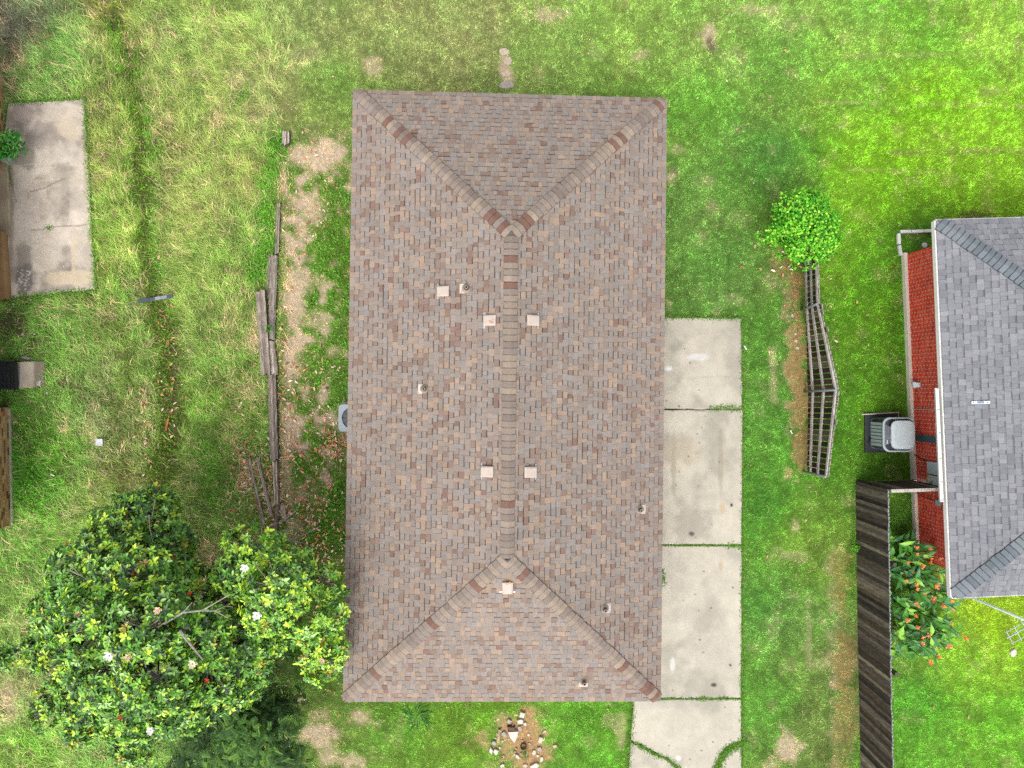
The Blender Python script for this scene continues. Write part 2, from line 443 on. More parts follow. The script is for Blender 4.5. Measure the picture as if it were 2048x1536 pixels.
# ------------------------------------------------------------------ ground sheet
far = np.array([-9000., -4000., -1500., -500.])
ax_ = np.concatenate([far, np.arange(GX0, GX1 + 1, 6.0), 2048 - far[::-1]])
ay_ = np.concatenate([far, np.arange(GY0, GY1 + 1, 6.0), 1536 - far[::-1]])
AX, AY = np.meshgrid(ax_, ay_)
s0 = CAMH / FPX
gv = np.stack([(AX - 976.4) * s0, (786.8 - AY) * s0, np.zeros_like(AX)], -1).reshape(-1, 3)
ppx, ppy = pixel_of(gv[:, 0], gv[:, 1], gv[:, 2])
far_m = (np.abs(gv[:, 0]) > 25) | (np.abs(gv[:, 1]) > 20)
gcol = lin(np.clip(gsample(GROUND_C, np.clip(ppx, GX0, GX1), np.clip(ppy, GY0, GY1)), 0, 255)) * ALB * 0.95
gcol[far_m] = lin((120, 155, 65)) * ALB * 0.8
nxg, nyg = len(ax_), len(ay_)
ii = (np.arange(nyg - 1)[:, None] * nxg + np.arange(nxg - 1)[None, :]).ravel()
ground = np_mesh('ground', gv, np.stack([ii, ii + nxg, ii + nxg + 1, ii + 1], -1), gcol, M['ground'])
tag(ground, 'uneven green lawn with straw and soil patches around the houses', 'lawn', kind='structure')

# ------------------------------------------------------------------ main house frame
HC = Vector((0.4695, -0.0608, 0)); HYAW = -0.01325; HW, HL, HZE, HZR = 7.821, 15.078, 2.6, 4.370
class Frame:
    def __init__(s, c, yaw):
        s.c = Vector(c); s.u = Vector((math.cos(yaw), math.sin(yaw), 0)); s.v = Vector((-math.sin(yaw), math.cos(yaw), 0)); s.yaw = yaw
    def __call__(s, u, v, z=0.0): return s.c + s.u * u + s.v * v + Vector((0, 0, z))

def hip_roof(root, fr, W, L, ze, pitch, expo, palette, weights, band, cap_palette, cap_weights, cap_w, tooth, cell_rng, deck_col, fascia_col,
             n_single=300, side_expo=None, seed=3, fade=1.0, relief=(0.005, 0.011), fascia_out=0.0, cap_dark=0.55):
    """deck + laminated shingles (cells, alternately raised) + hip and ridge caps"""
    rnd = random.Random(seed)
    half = min(W, L) / 2
    def zz(u, v): return ze + pitch * min(W / 2 - abs(u), L / 2 - abs(v))
    # deck, soffit and fascia
    d = MB(); e = 0.0
    rl = (L - W) / 2 if L > W else 0; ru = (W - L) / 2 if W > L else 0
    dz = -0.012
    c4 = [(-W/2, -L/2), (W/2, -L/2), (W/2, L/2), (-W/2, L/2)]
    top = [fr(a, b, ze + dz) for a, b in c4]; r0 = fr(-ru, -rl, ze + pitch * half + dz); r1 = fr(ru, rl, ze + pitch * half + dz)
    if L > W:
        d.face([top[0], top[1], r0], deck_col); d.face([top[1], top[2], r1, r0], deck_col)
        d.face([top[2], top[3], r1], deck_col); d.face([top[3], top[0], r0, r1], deck_col)
    else:
        d.face([top[0], top[1], r1, r0], deck_col); d.face([top[1], top[2], r1], deck_col)
        d.face([top[2], top[3], r0, r1], deck_col); d.face([top[3], top[0], r0], deck_col)
    roof = d.build('roof', M['shingle'], root)
    fa = MB(); t = 0.025
    for k in range(4):
        a, b = c4[k], c4[(k + 1) % 4]
        pa, pb = fr(a[0], a[1], ze - 0.17), fr(b[0], b[1], ze - 0.17)
        dr_ = (pb - pa).normalized(); nrm = Vector((-dr_.y, dr_.x, 0))
        fa.obox(pa + dr_ * 0.03 + nrm * 0.004, (pb - pa) - dr_ * 0.06, nrm * t, (0, 0, 0.15), fascia_col)
        if fascia_out: fa.obox(pa + dr_ * 0.0 - nrm * (fascia_out + 0.012), (pb - pa), nrm * (fascia_out + 0.01), (0, 0, 0.13), fascia_col)
    fa.build('fascia', M['paint'], root)
    so = MB(); so.face([fr(a * 0.985, b * 0.985, ze - 0.165) for a, b in reversed(c4)], C(225, 220, 210)); so.build('soffit', M['paint'], root)
    cells = []
    slope = math.sqrt(1 + pitch * pitch)
    nrmz = 1 / slope
    for side in range(4):
        if side == 0: o, tu, tv, ln = (-W/2, -L/2), (0, 1), (1, 0), L       # left slope: t along +v, up +u
        elif side == 1: o, tu, tv, ln = (W/2, -L/2), (0, 1), (-1, 0), L
        elif side == 2: o, tu, tv, ln = (-W/2, L/2), (1, 0), (0, -1), W
        else: o, tu, tv, ln = (-W/2, -L/2), (1, 0), (0, 1), W
        ex = expo if side_expo is None else side_expo[side]
        nc = int(math.ceil(half / ex))
        for ci in range(nc):
            s0_, s1_ = ci * ex, min((ci + 1) * ex, half)
            if s1_ - s0_ < 0.03: continue
            lo, hi = s0_, ln - s0_
            if hi - lo < 0.1: continue
            t_ = lo - rnd.random() * 0.15
            up = rnd.random() < 0.5
            wob = rnd.uniform(-0.004, 0.004)
            while t_ < hi:
                w_ = rnd.uniform(*cell_rng)
                if rnd.random() < 0.08: w_ *= 1.4
                a, b = max(t_, lo), min(t_ + w_, hi)
                t_ += w_
                up = (not up) if rnd.random() < 0.86 else up
                if b - a < 0.02: continue
                # clip against the hips
                a1, b1 = max(a, s1_), min(b, ln - s1_)
                if b1 < a1: a1 = b1 = (a1 + b1) / 2
                col = rnd.choices(palette, weights)[0]
                k = 1 + rnd.uniform(-0.09, 0.09); col = (col[0] * k, col[1] * k, col[2] * k)
                raise_ = relief[1] if up else relief[0]
                def pt(t, s, h, o=o, tu=tu, tv=tv):
                    u = o[0] + tu[0] * t + tv[0] * s; v = o[1] + tu[1] * t + tv[1] * s
                    off = h * pitch * nrmz
                    return fr(u - tv[0] * off, v - tv[1] * off, ze + pitch * s + h * nrmz)
                over_ = 0.012 if ci == 0 else 0.004
                fa_, fb_ = s0_ - over_ + wob + rnd.uniform(-.003, .003), s1_
                cells.append((side, up, a, b, a1, b1, fa_, fb_, raise_, col, pt, rnd.random()))
    def emit(mb, c):
        side, up, a, b, a1, b1, s0_, s1_, h, col, pt, rv = c
        g = 0.0015
        hl, hh = h + 0.006, h - 0.004                # shingles thin towards the course above
        p00, p10, p11, p01 = pt(a + g, s0_, hl), pt(b - g, s0_, hl), pt(b1 - g, s1_, hh), pt(a1 + g, s1_, hh)
        q0, q1, q2, q3 = pt(a + g, s0_, -0.008), pt(b - g, s0_, -0.008), pt(b1 - g, s1_, -0.008), pt(a1 + g, s1_, -0.008)
        dk = (col[0] * 0.75, col[1] * 0.75, col[2] * 0.75)
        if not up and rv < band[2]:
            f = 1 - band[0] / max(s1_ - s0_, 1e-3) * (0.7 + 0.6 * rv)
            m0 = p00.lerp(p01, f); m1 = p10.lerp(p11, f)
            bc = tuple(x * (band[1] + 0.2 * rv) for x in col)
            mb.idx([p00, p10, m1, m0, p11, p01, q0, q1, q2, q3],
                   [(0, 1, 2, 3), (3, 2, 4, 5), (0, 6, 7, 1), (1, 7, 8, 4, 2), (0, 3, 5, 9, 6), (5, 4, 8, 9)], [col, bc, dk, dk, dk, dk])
        else:
            mb.idx([p00, p10, p11, p01, q0, q1, q2, q3], [(0, 1, 2, 3), (0, 4, 5, 1), (1, 5, 6, 2), (3, 0, 4, 7), (2, 6, 7, 3)], [col, dk, dk, dk, dk])
    def flip(mb, side):
        if side in (0, 2): mb.f = [tuple(reversed(f)) for f in mb.f]
    # the 300 that show largest are pieces of their own
    def shown(c):
        m = c[10]((c[2] + c[3]) / 2, (c[6] + c[7]) / 2, 0)
        px, py = pixel_of(np.array(m.x), np.array(m.y), np.array(m.z))
        inside = 0 < px < 2048 and 0 < py < 1536
        return ((c[3] - c[2]) + (c[5] - c[4])) * (c[7] - c[6]) * (1 if inside else 0.001)
    order = sorted(range(len(cells)), key=lambda i: -shown(cells[i]))
    single = set(order[:n_single])
    rest = {0: MB(), 1: MB(), 2: MB(), 3: MB()}
    for i, c in enumerate(cells):
        if i in single:
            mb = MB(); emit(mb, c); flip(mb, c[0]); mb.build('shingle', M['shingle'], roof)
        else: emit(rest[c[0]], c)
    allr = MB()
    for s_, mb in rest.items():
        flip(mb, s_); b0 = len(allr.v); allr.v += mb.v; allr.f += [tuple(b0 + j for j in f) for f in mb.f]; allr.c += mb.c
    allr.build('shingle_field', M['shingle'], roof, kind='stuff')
    # caps
    rtop = ze + pitch * half
    lines = []
    for (a, b) in c4:
        su, sv = (1 if a > 0 else -1), (1 if b > 0 else -1)
        lines.append(('hip_cap', (a, b, ze), (su * ru, sv * rl, rtop), (su, sv)))
    lines.append(('ridge_cap', (-ru, -rl, rtop), (ru, rl, rtop), None))
    for nm, A, B, sg in lines:
        pa, pb = fr(A[0], A[1], A[2]), fr(B[0], B[1], B[2])
        L_ = (pb - pa).length; d_ = (pb - pa) / L_
        n_ = int(L_ / 0.148); step = L_ / n_
        lat = Vector((-d_.y, d_.x, 0)).normalized()
        # slope of the two flanks measured square to the line
        drop = pitch / math.sqrt(2) if sg else pitch
        nz = lat.cross(d_); nz = nz if nz.z > 0 else -nz
        prev = None
        for k in range(n_):
            col = rnd.choices(cap_palette, cap_weights)[0]
            kk = 1 + rnd.uniform(-0.07, 0.07); col = tuple(x * kk for x in col)
            s_a = k * step - (0.02 if k else (-0.17 if sg else -0.03)); s_b = (k + 1) * step + 0.03
            if nm == 'hip_cap' and k == n_ - 1: s_b = L_ - 0.02
            w0 = cap_w / 2 * rnd.uniform(0.96, 1.04) * (0.8 if (sg and k == 0) else 1); sh = rnd.uniform(-0.008, 0.008)
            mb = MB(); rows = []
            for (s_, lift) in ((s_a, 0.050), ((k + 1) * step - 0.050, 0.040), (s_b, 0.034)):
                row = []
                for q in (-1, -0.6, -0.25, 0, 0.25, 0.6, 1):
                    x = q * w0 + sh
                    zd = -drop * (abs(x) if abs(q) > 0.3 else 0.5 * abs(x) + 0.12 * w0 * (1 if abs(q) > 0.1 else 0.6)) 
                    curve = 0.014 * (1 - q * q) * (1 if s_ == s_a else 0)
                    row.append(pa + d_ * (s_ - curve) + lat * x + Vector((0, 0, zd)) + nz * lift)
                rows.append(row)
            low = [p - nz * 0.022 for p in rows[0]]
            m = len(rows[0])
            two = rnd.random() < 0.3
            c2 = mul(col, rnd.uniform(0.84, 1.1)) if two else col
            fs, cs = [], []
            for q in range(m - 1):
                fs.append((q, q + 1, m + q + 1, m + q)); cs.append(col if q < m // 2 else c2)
                fs.append((m + q, m + q + 1, 2 * m + q + 1, 2 * m + q)); cs.append(mul(col, cap_dark))  # darkened strip: shade and dirt along the next cap's edge, put into the colour
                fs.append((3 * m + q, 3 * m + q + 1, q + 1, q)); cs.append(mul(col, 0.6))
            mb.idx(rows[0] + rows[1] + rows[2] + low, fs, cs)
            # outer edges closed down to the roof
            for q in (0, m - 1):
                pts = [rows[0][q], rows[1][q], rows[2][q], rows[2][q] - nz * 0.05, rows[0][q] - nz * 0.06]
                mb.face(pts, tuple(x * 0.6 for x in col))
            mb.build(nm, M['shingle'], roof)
    return roof, zz

house = empty('hip_roofed_house', HC, 'long house with brown and tan shingled hip roof in the middle', 'house')
HF = Frame(HC, HYAW)
HP = (HZR - HZE) / (HW / 2)
pal = [C(159,145,135), C(157,148,142), C(174,152,134), C(152,131,119), C(145,119,108), C(164,149,138)]
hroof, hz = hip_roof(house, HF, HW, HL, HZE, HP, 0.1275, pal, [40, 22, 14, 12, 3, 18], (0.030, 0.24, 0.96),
    [C(157,143,133), C(166,150,135), C(149,135,125), C(138,106,94), C(172,156,138)], [36, 24, 22, 12, 7], 0.31, 0.5, (0.09, 0.172),
    C(150,138,130), C(190,182,172))
wl = MB(); ov = 0.48
wl.box(HF(0, 0, 0.0), (HW - 2 * ov, HL - 2 * ov, HZE - 0.17), C(170,110,90), HYAW)
wl.build('wall', M['brick'], house)

def slope_frame(fr, W, L, u, v, zfun):
    """point on the roof, upslope unit vector, across unit vector, normal"""
    if W / 2 - abs(u) < L / 2 - abs(v): g = fr.u * (-1 if u > 0 else 1)
    else: g = fr.v * (-1 if v > 0 else 1)
    up = (g + Vector((0, 0, HP))).normalized(); nrm = (Vector((0, 0, 1)) - g * HP).normalized()
    return fr(u, v, zfun(u, v)), up, up.cross(nrm), nrm

def roof_uv(px, py):
    z = 3.0
    for _ in range(12):
        p = P(px, py, z); d = p - HF.c; u, v = d.dot(HF.u), d.dot(HF.v); z = hz(u, v)
    return u, v

beige = C(206,190,177)
def box_vent(px, py, rust, lab):
    u, v = roof_uv(px, py)
    p, up, ac, n = slope_frame(HF, HW, HL, u, v, hz)
    o = p + n * 0.014
    hood = MB()
    w, l = 0.245, 0.275
    b = o - ac * w / 2 - up * l / 2
    h0, h1 = 0.075, 0.045
    A = [b + n * 0.012, b + ac * w + n * 0.012, b + ac * w + up * l + n * 0.012, b + up * l + n * 0.012]
    T = [b + n * h0 - up * 0.02, b + ac * w + n * h0 - up * 0.02, b + ac * w + up * l + n * h1, b + up * l + n * h1]
    mid = [T[0] + ac * 0.03 + n * 0.022 + up * 0.02, T[1] - ac * 0.03 + n * 0.022 + up * 0.02, T[2] - ac * 0.03 + n * 0.015 - up * 0.03, T[3] + ac * 0.03 + n * 0.015 - up * 0.03]
    dk = tuple(x * 0.7 for x in beige)
    hood.idx(A + T + mid, [(0, 1, 5, 4), (1, 2, 6, 5), (2, 3, 7, 6), (3, 0, 4, 7), (4, 5, 9, 8), (5, 6, 10, 9), (6, 7, 11, 10), (7, 4, 8, 11), (8, 9, 10, 11)],
             [dk, beige, beige, beige, beige, beige, beige, beige, vary(beige, .04)])
    vt = MB(); vt.face([o - ac * 0.17 - up * 0.2 + n * 0.004, o + ac * 0.17 - up * 0.2 + n * 0.004, o + ac * 0.17 + up * 0.1 + n * 0.004, o - ac * 0.17 + up * 0.1 + n * 0.004], C(205,200,196))
    hd = hood.build('roof_vent', M['paint'], house, label=lab)
    fl = MB()
    for sgn in (-1, 1):
        q = o + ac * (sgn * 0.155) - up * 0.165
        fl.obox(q - ac * 0.025 - up * 0.012 + n * 0.003, ac * 0.05, up * (0.05 if rust else 0.03), n * 0.004, C(216,216,220))
    fl.obox(o - ac * 0.13 - up * 0.168 + n * 0.003, ac * 0.26, up * 0.03, n * 0.004, C(220,214,208))
    fl.build('flange', M['steel'], hd)
    if rust:
        r = MB()
        for k in range(7):
            a, c_ = random.uniform(-.05, .05), random.uniform(-.03, .06)
            r.obox(o + ac * a + up * (c_ + rust) + n * (0.0795 - 0.11 * (c_ + rust + .137) + 0.0205), ac * random.uniform(.015, .04), up * random.uniform(.02, .05), n * 0.002, vary(C(224,160,116), .12))
        r.build('rust_patch', M['paint'], hd)
for a in [(889,583,0,'beige box vent beside the upper-left pipe'), (982,641,0.02,'beige box vent with a small rust stain left of the ridge'), (1063,641,0,'beige box vent right of the ridge, upper'),
          (977,943,0,'beige box vent left of the ridge, lower'), (1058,944,0,'beige box vent right of the ridge, lower'), (1015,1172,0.09,'beige box vent with rusty top edge on the front hip')]:
    box_vent(*a)

def pipe_vent(px, py, lab):
    u, v = roof_uv(px, py)
    p, up, ac, n = slope_frame(HF, HW, HL, u, v, hz)
    o = p + n * 0.012
    f = MB()
    f.obox(o - ac * 0.11 - up * 0.17, ac * 0.22, up * 0.13, n * 0.004, C(226,212,200))
    fo = f.build('pipe_vent', M['paint'], house, label=lab)
    c = MB(); cc = p
    c.lathe(cc + Vector((0, 0, 0.0)), [(0.105, 0.0), (0.1, 0.035), (0.062, 0.085), (0.05, 0.10)], [C(206,194,180), C(176,160,142), C(120,104,92), C(70,60,54)], 16)
    c.build('collar', M['paint'], fo)
    t = MB()
    ln = 0.21
    t.lathe(cc, [(0.036, 0.05), (0.036, ln), (0.026, ln), (0.026, ln - 0.1)], [C(150,124,106), C(196,182,166), C(40,34,30), C(15,12,10)], 12)
    t.build('pipe', M['paint'], fo)
    for s_ in (-1, 1):
        k = MB(); k.lathe(o + ac * (0.085 * s_) - up * 0.15 + n * 0.004, [(0.008, 0), (0.008, 0.005)], C(110,105,100), 6); k.build('nail_head', M['steel'], fo)
for a in [(933,577,'pipe vent beside the upper-left box vent'), (849,778,'open pipe vent alone on the left slope'), (1279,1019,'pipe vent by the right eave'),
          (1209,1217,'pipe vent on the right slope above the front hip'), (1167,1362,'pipe vent on the front hip near the eave')]:
    pipe_vent(*a)
# little blue-grey sealant lumps at the ridge ends and a feather-white splash
for px, py in [(1023,466), (1016,1120), (1044,474)]:
    u, v = roof_uv(px, py); p = HF(u, v, hz(u, v))
    k = MB(); k.lathe(p + Vector((0, 0, 0.03)), [(0.035, 0), (0.03, 0.02), (0.012, 0.03)], C(78,98,112), 8); k.build('sealant_lump', M['plastic'], house)

# ------------------------------------------------------------------ grey neighbour house
ZE2 = 2.45
e0, e1 = P(1874, 441, ZE2), P(1906, 1195, ZE2)
L2 = (e0 - e1).length; W2 = 13.0
v2 = (e0 - e1).normalized(); yaw2 = math.atan2(-v2.x, v2.y)
u2 = Vector((v2.y, -v2.x, 0))
c2 = (e0 + e1) / 2 + u2 * (W2 / 2); c2.z = 0
NF = Frame(c2, yaw2)
nhouse = empty('brick_house', c2, 'red brick house with grey shingled hip roof at the right edge', 'house')
gp = [C(147,148,153), C(142,143,149), C(153,153,158), C(137,138,144)]
P2 = 0.42
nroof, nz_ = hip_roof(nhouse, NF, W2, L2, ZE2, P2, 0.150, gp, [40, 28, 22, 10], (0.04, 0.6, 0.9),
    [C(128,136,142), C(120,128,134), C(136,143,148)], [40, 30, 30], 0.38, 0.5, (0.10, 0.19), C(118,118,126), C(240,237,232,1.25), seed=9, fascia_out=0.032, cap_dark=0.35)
ov2 = 0.60
# wall: mortar core, bricks proud of it, foundation strip
wallh = ZE2 - 0.17
wu0 = -W2 / 2 + ov2; ov2v = 0.43
core = MB(); core.box(NF(0, 0, 0.0), (W2 - 2 * ov2 - 0.02, L2 - 2 * ov2v - 0.02, wallh), C(248,222,206,1.15), yaw2)
wall2 = core.build('wall', M['brick'], nhouse)
bk = MB(); rb_ = random.Random(4)
bl, bh, jt = 0.20, 0.060, 0.018
reds = [C(236,80,54,1.2), C(226,72,50,1.2), C(240,92,62,1.2), C(212,66,48,1.2), C(230,88,66,1.2)]
def bricks(mb, org, dirv, nrm, length, h0, h1, cols, wts):
    z = h0; row = 0
    while z + bh < h1:
        t = -(bl + jt) / 2 if row % 2 else 0.0
        while t < length:
            a, b = max(t, 0), min(t + bl, length)
            if b - a > 0.02:
                c = vary(rb_.choices(cols, wts)[0], 0.13)
                pr = 0.006 + rb_.uniform(-0.002, 0.002)
                mb.obox(org + dirv * a + Vector((0, 0, z)) - nrm * 0.002, dirv * (b - a), nrm * (pr + 0.002), Vector((0, 0, bh)), c)
            t += bl + jt
        z += bh + jt * 0.75; row += 1
bricks(bk, NF(wu0 + 0.01, -L2 / 2 + ov2v, 0), NF.v, -NF.u, L2 - 2 * ov2v, 0.16, wallh - 0.02, reds, [30, 25, 20, 12, 13])
bricks(bk, NF(wu0, L2 / 2 - ov2v - 0.01, 0), NF.u, NF.v, 6.0, 0.16, wallh - 0.02, reds, [30, 25, 20, 12, 13])
bricks(bk, NF(wu0, -L2 / 2 + ov2v + 0.01, 0), NF.u, -NF.v, 6.0, 0.16, wallh - 0.02, reds, [30, 25, 20, 12, 13])
for i_, f_ in enumerate(bk.f): pass
bk.build('brick_courses', M['brick'], nhouse, kind='stuff')
fd = MB()
fd.obox(NF(wu0 - 0.085, -L2 / 2 + ov2v - 0.05, 0), NF.u * 0.10, NF.v * (L2 - 2 * ov2v + 0.1), (0, 0, 0.155), C(220,210,194,1.4))
fd.build('foundation_ledge', M['concrete'], nhouse)
# white gutter along part of the eave, its end cap and bracket straps
gtr = MB()
g0 = P(1879, 776, ZE2); g1 = P(1889, 1004, ZE2)
gd = (g1 - g0).normalized(); gn = -NF.u
def gpt(t, a, z): return g0 + gd * t + gn * a + Vector((0, 0, z))
gl = (g1 - g0).length; white = C(246,244,240)
prof = [(0.0, -0.03), (0.0, -0.12), (0.07, -0.12), (0.10, -0.03), (0.10, -0.012), (0.085, -0.012)]
for k in range(len(prof) - 1):
    gtr.face([gpt(0, *prof[k]), gpt(gl, *prof[k]), gpt(gl, *prof[k + 1]), gpt(0, *prof[k + 1])], white)
for t_ in (0, gl): gtr.face([gpt(t_, *q) for q in prof[:4]], C(180,178,176))
gtr.face([gpt(0.0, 0.0, -0.03), gpt(gl, 0.0, -0.03), gpt(gl, 0.088, -0.028), gpt(0.0, 0.088, -0.028)], white)
gut = gtr.build('gutter', M['paint'], nhouse)
for t_ in (0.02, 0.55, 1.15, 1.8, 2.4, gl - 0.05):
    k = MB(); k.obox(gpt(t_, 0.0, -0.02), gd * 0.025, gn * 0.09, (0, 0, 0.006), C(205,205,205)); k.build('gutter_strap', M['paint'], gut)
# roof bracket
rp = MB()
def nroof_uv(px, py):
    z = 3.0
    for _ in range(12):
        p = P(px, py, z); d = p - NF.c; u, v = d.dot(NF.u), d.dot(NF.v); z = nz_(u, v)
    return u, v
ru_, rv_ = nroof_uv(1960, 805); rpt = NF(ru_, rv_, nz_(ru_, rv_) + 0.02)
upn = (NF.u + Vector((0, 0, P2))).normalized(); nn = (Vector((0, 0, 1)) - NF.u * P2).normalized(); acn = NF.v
rp.obox(rpt - upn * 0.2 - acn * 0.035, upn * 0.40, acn * 0.07, nn * 0.02, C(226,232,244))
br = rp.build('roof_bracket', M['steel'], nhouse, label='small pale metal bracket on the grey roof')
k = MB(); k.obox(rpt - upn * 0.07 - acn * 0.02 + nn * 0.018, upn * 0.14, acn * 0.04, nn * 0.02, C(130,145,170)); k.build('clamp', M['steel'], br)
for t_ in (-.16, .15):
    k = MB(); k.lathe(rpt + upn * t_ + nn * 0.02, [(0.012, 0), (0.012, 0.012)], C(110,115,125), 6); k.build('bolt', M['steel'], br)
# fittings on the brick wall (visible face looks left)
def wpt(px, py, z): # point on the wall plane near a pixel: slide along v
    p = P(px, py, z); return NF(wu0 - 0.012, (p - NF.c).dot(NF.v), z)
wn_ = -NF.u
q = wpt(1830, 770, .42)
lt = MB(); n_u = NF.v
lt.hexa([q - n_u * .05 + Vector((0, 0, .02)), q + n_u * .05 + Vector((0, 0, .02)), q + n_u * .05 + Vector((0, 0, .11)), q - n_u * .05 + Vector((0, 0, .11)),
         q - n_u * .085 + wn_ * .13 + Vector((0, 0, -.07)), q + n_u * .085 + wn_ * .13 + Vector((0, 0, -.07)), q + n_u * .085 + wn_ * .14 + Vector((0, 0, .02)), q - n_u * .085 + wn_ * .14 + Vector((0, 0, .02))], C(226,230,234,1.3))
lo_ = lt.build('dryer_vent', M['plastic'], nhouse, label='small white flared vent hood low on the red brick wall')
k = MB(); k.obox(q - n_u * 0.075 + Vector((0, 0, -0.01)), n_u * 0.15, wn_ * 0.012, (0, 0, 0.15), C(206,208,210)); k.build('mounting_plate', M['plastic'], lo_)
def wbox(px0, py0, px1, py1, z0, z1, dep, col, nm, mt='paint', lab=None, off=0.0):
    a = wpt(px0, py0, z0); b = wpt(px0, py1, z0)
    mb = MB(); mb.obox(Vector((a.x, a.y, z0)) + wn_ * off, b - a, wn_ * dep, (0, 0, z1 - z0), col)
    return mb.build(nm, M[mt], nhouse, label=lab, bevel=0.006)
box1 = wbox(1870, 922, 1880, 946, 0.85, 1.42, 0.11, C(196,208,212,1.2), 'breaker_box', lab='grey-blue electrical box under the eave')
box2 = wbox(1870, 949, 1880, 971, 0.85, 1.40, 0.11, C(206,214,218,1.2), 'meter_box', lab='pale grey box with round glass electricity meter')
q = wpt(1869, 961, 1.02) + wn_ * 0.11
k = MB()
for j in range(14):
    pass
k.tube([q, q + wn_ * 0.09, q + wn_ * 0.12], [0.085, 0.085, 0.065], C(204,204,176), 18)
k.build('meter_dial', M['plastic'], box2)
k = MB(); k.obox(q + wn_ * 0.121 - NF.v * 0.025 - Vector((0, 0, 0.012)), NF.v * 0.05, wn_ * 0.003, (0, 0, 0.024), C(90,88,84)); k.build('meter_label', M['plastic'], box2)
# conduit below the meter, bent out over the fence top; other cables
k = MB(); a = wpt(1862, 964, .86)
k.tube([a + wn_ * 0.05, Vector((a.x, a.y, 0.45)) + wn_ * 0.05, Vector((a.x, a.y, 0.02)) + wn_ * 0.06], 0.03, C(226,226,224,1.2), 8)
k.build('conduit', M['plastic'], nhouse)
k = MB(); a = wpt(1862, 927, .95); b = wpt(1826, 907, 0.12)
k.tube([a + wn_ * 0.03, a.lerp(b, .3) + wn_ * 0.03 - Vector((0, 0, .12)), a.lerp(b, .65) + wn_ * 0.03 - Vector((0, 0, .1)), b + wn_ * 0.05], 0.012, C(46,40,42), 6); k.build('power_cable', M['plastic'], nhouse)
k = MB(); a = wpt(1878, 1004, 1.12); b = wpt(1828, 985, 0.15)
k.tube([a + wn_ * 0.03, a.lerp(b, .4) + wn_ * 0.03 - Vector((0, 0, .1)), b + wn_ * 0.04], 0.012, C(46,40,42), 6); k.build('power_cable', M['plastic'], nhouse)
wbox(1880, 999, 1880, 1010, 1.08, 1.26, 0.06, C(196,206,214), 'junction_box')
wbox(1840, 869, 1880, 882, 0.3, 2.25, 0.06, C(84,106,116), 'line_set_cover', lab='blue-grey cover up the brick wall behind the condenser')
k = MB(); a = wpt(1840, 818, 0.2)
k.tube([a + wn_ * 0.02, Vector((a.x, a.y, 2.2)) + wn_ * 0.02], 0.011, C(222,208,200), 6); k.build('thin_pipe', M['plastic'], nhouse)

# ------------------------------------------------------------------ left neighbour (only the wall foot shows)
a0, a1 = P(7, 150, 0), P(24, 1050, 0)
lv = (a0 - a1).normalized(); lyaw = math.atan2(-lv.x, lv.y)
LF = Frame(a1, lyaw)                        # u points right, v points up the picture
def lfv(py): return (P(14, py, 0) - LF.c).dot(LF.v)
lhouse = empty('tan_brick_house', a1, 'tan brick house whose wall foot shows at the left edge', 'house')
tans = [C(206,166,112), C(196,152,98), C(216,182,132), C(150,104,70), C(120,78,56)]
vB0, vB1, vR1, vT = 0.0, lfv(815), lfv(352), lfv(150)
lc = MB()
def lbox(mb, u0, u1, v0, v1, z0, z1, col): mb.obox(LF(u0, v0, z0), LF.u * (u1 - u0), LF.v * (v1 - v0), (0, 0, z1 - z0), col)
lbox(lc, -8, -0.012, vB0, vB1, 0, 2.35, C(196,178,150)); lbox(lc, -8, -0.75, vB1, vR1, 0, 2.349, C(196,178,150)); lbox(lc, -8, -0.012, vR1, vT, 0, 2.35, C(196,178,150))
lc.build('wall', M['brick'], lhouse)
lb = MB()
bricks(lb, LF(-0.012, vB0, 0), LF.v, LF.u, vB1 - vB0, 0.05, 2.3, tans, [34, 26, 22, 12, 6])
bricks(lb, LF(-0.012, vR1, 0), LF.v, LF.u, vT - vR1, 0.05, 2.3, tans, [34, 26, 22, 12, 6])
bricks(lb, LF(-3, vB0 + 0.012, 0), LF.u, -LF.v, 3.0, 0.05, 2.3, tans, [34, 26, 22, 12, 6])
lb.build('brick_courses', M['brick'], lhouse, kind='stuff')
lr = MB()
ca, cb = -8.4, 0.42; va, vb = vB0 - 0.4, vT + 0.4; zr_ = 2.5
mid = (ca + cb) / 2; hh = zr_ + (cb - ca) / 2 * 0.4; hl_ = (cb - ca) / 2
pts = [LF(ca, va, zr_), LF(cb, va, zr_), LF(cb, vb, zr_), LF(ca, vb, zr_), LF(mid, va + hl_, hh), LF(mid, vb - hl_, hh)]
lr.idx(pts, [(0, 1, 4), (1, 2, 5, 4), (2, 3, 5), (3, 0, 4, 5), (3, 2, 1, 0)], [C(130,115,105)] * 4 + [C(220, 215, 205)])
lr.build('roof', M['shingle'], lhouse)
fs_ = MB(); lbox(fs_, -0.01, 0.045, vB0, vB1 - .02, 0, 0.05, C(200,194,180)); fs_.build('foundation_ledge', M['concrete'], lhouse)

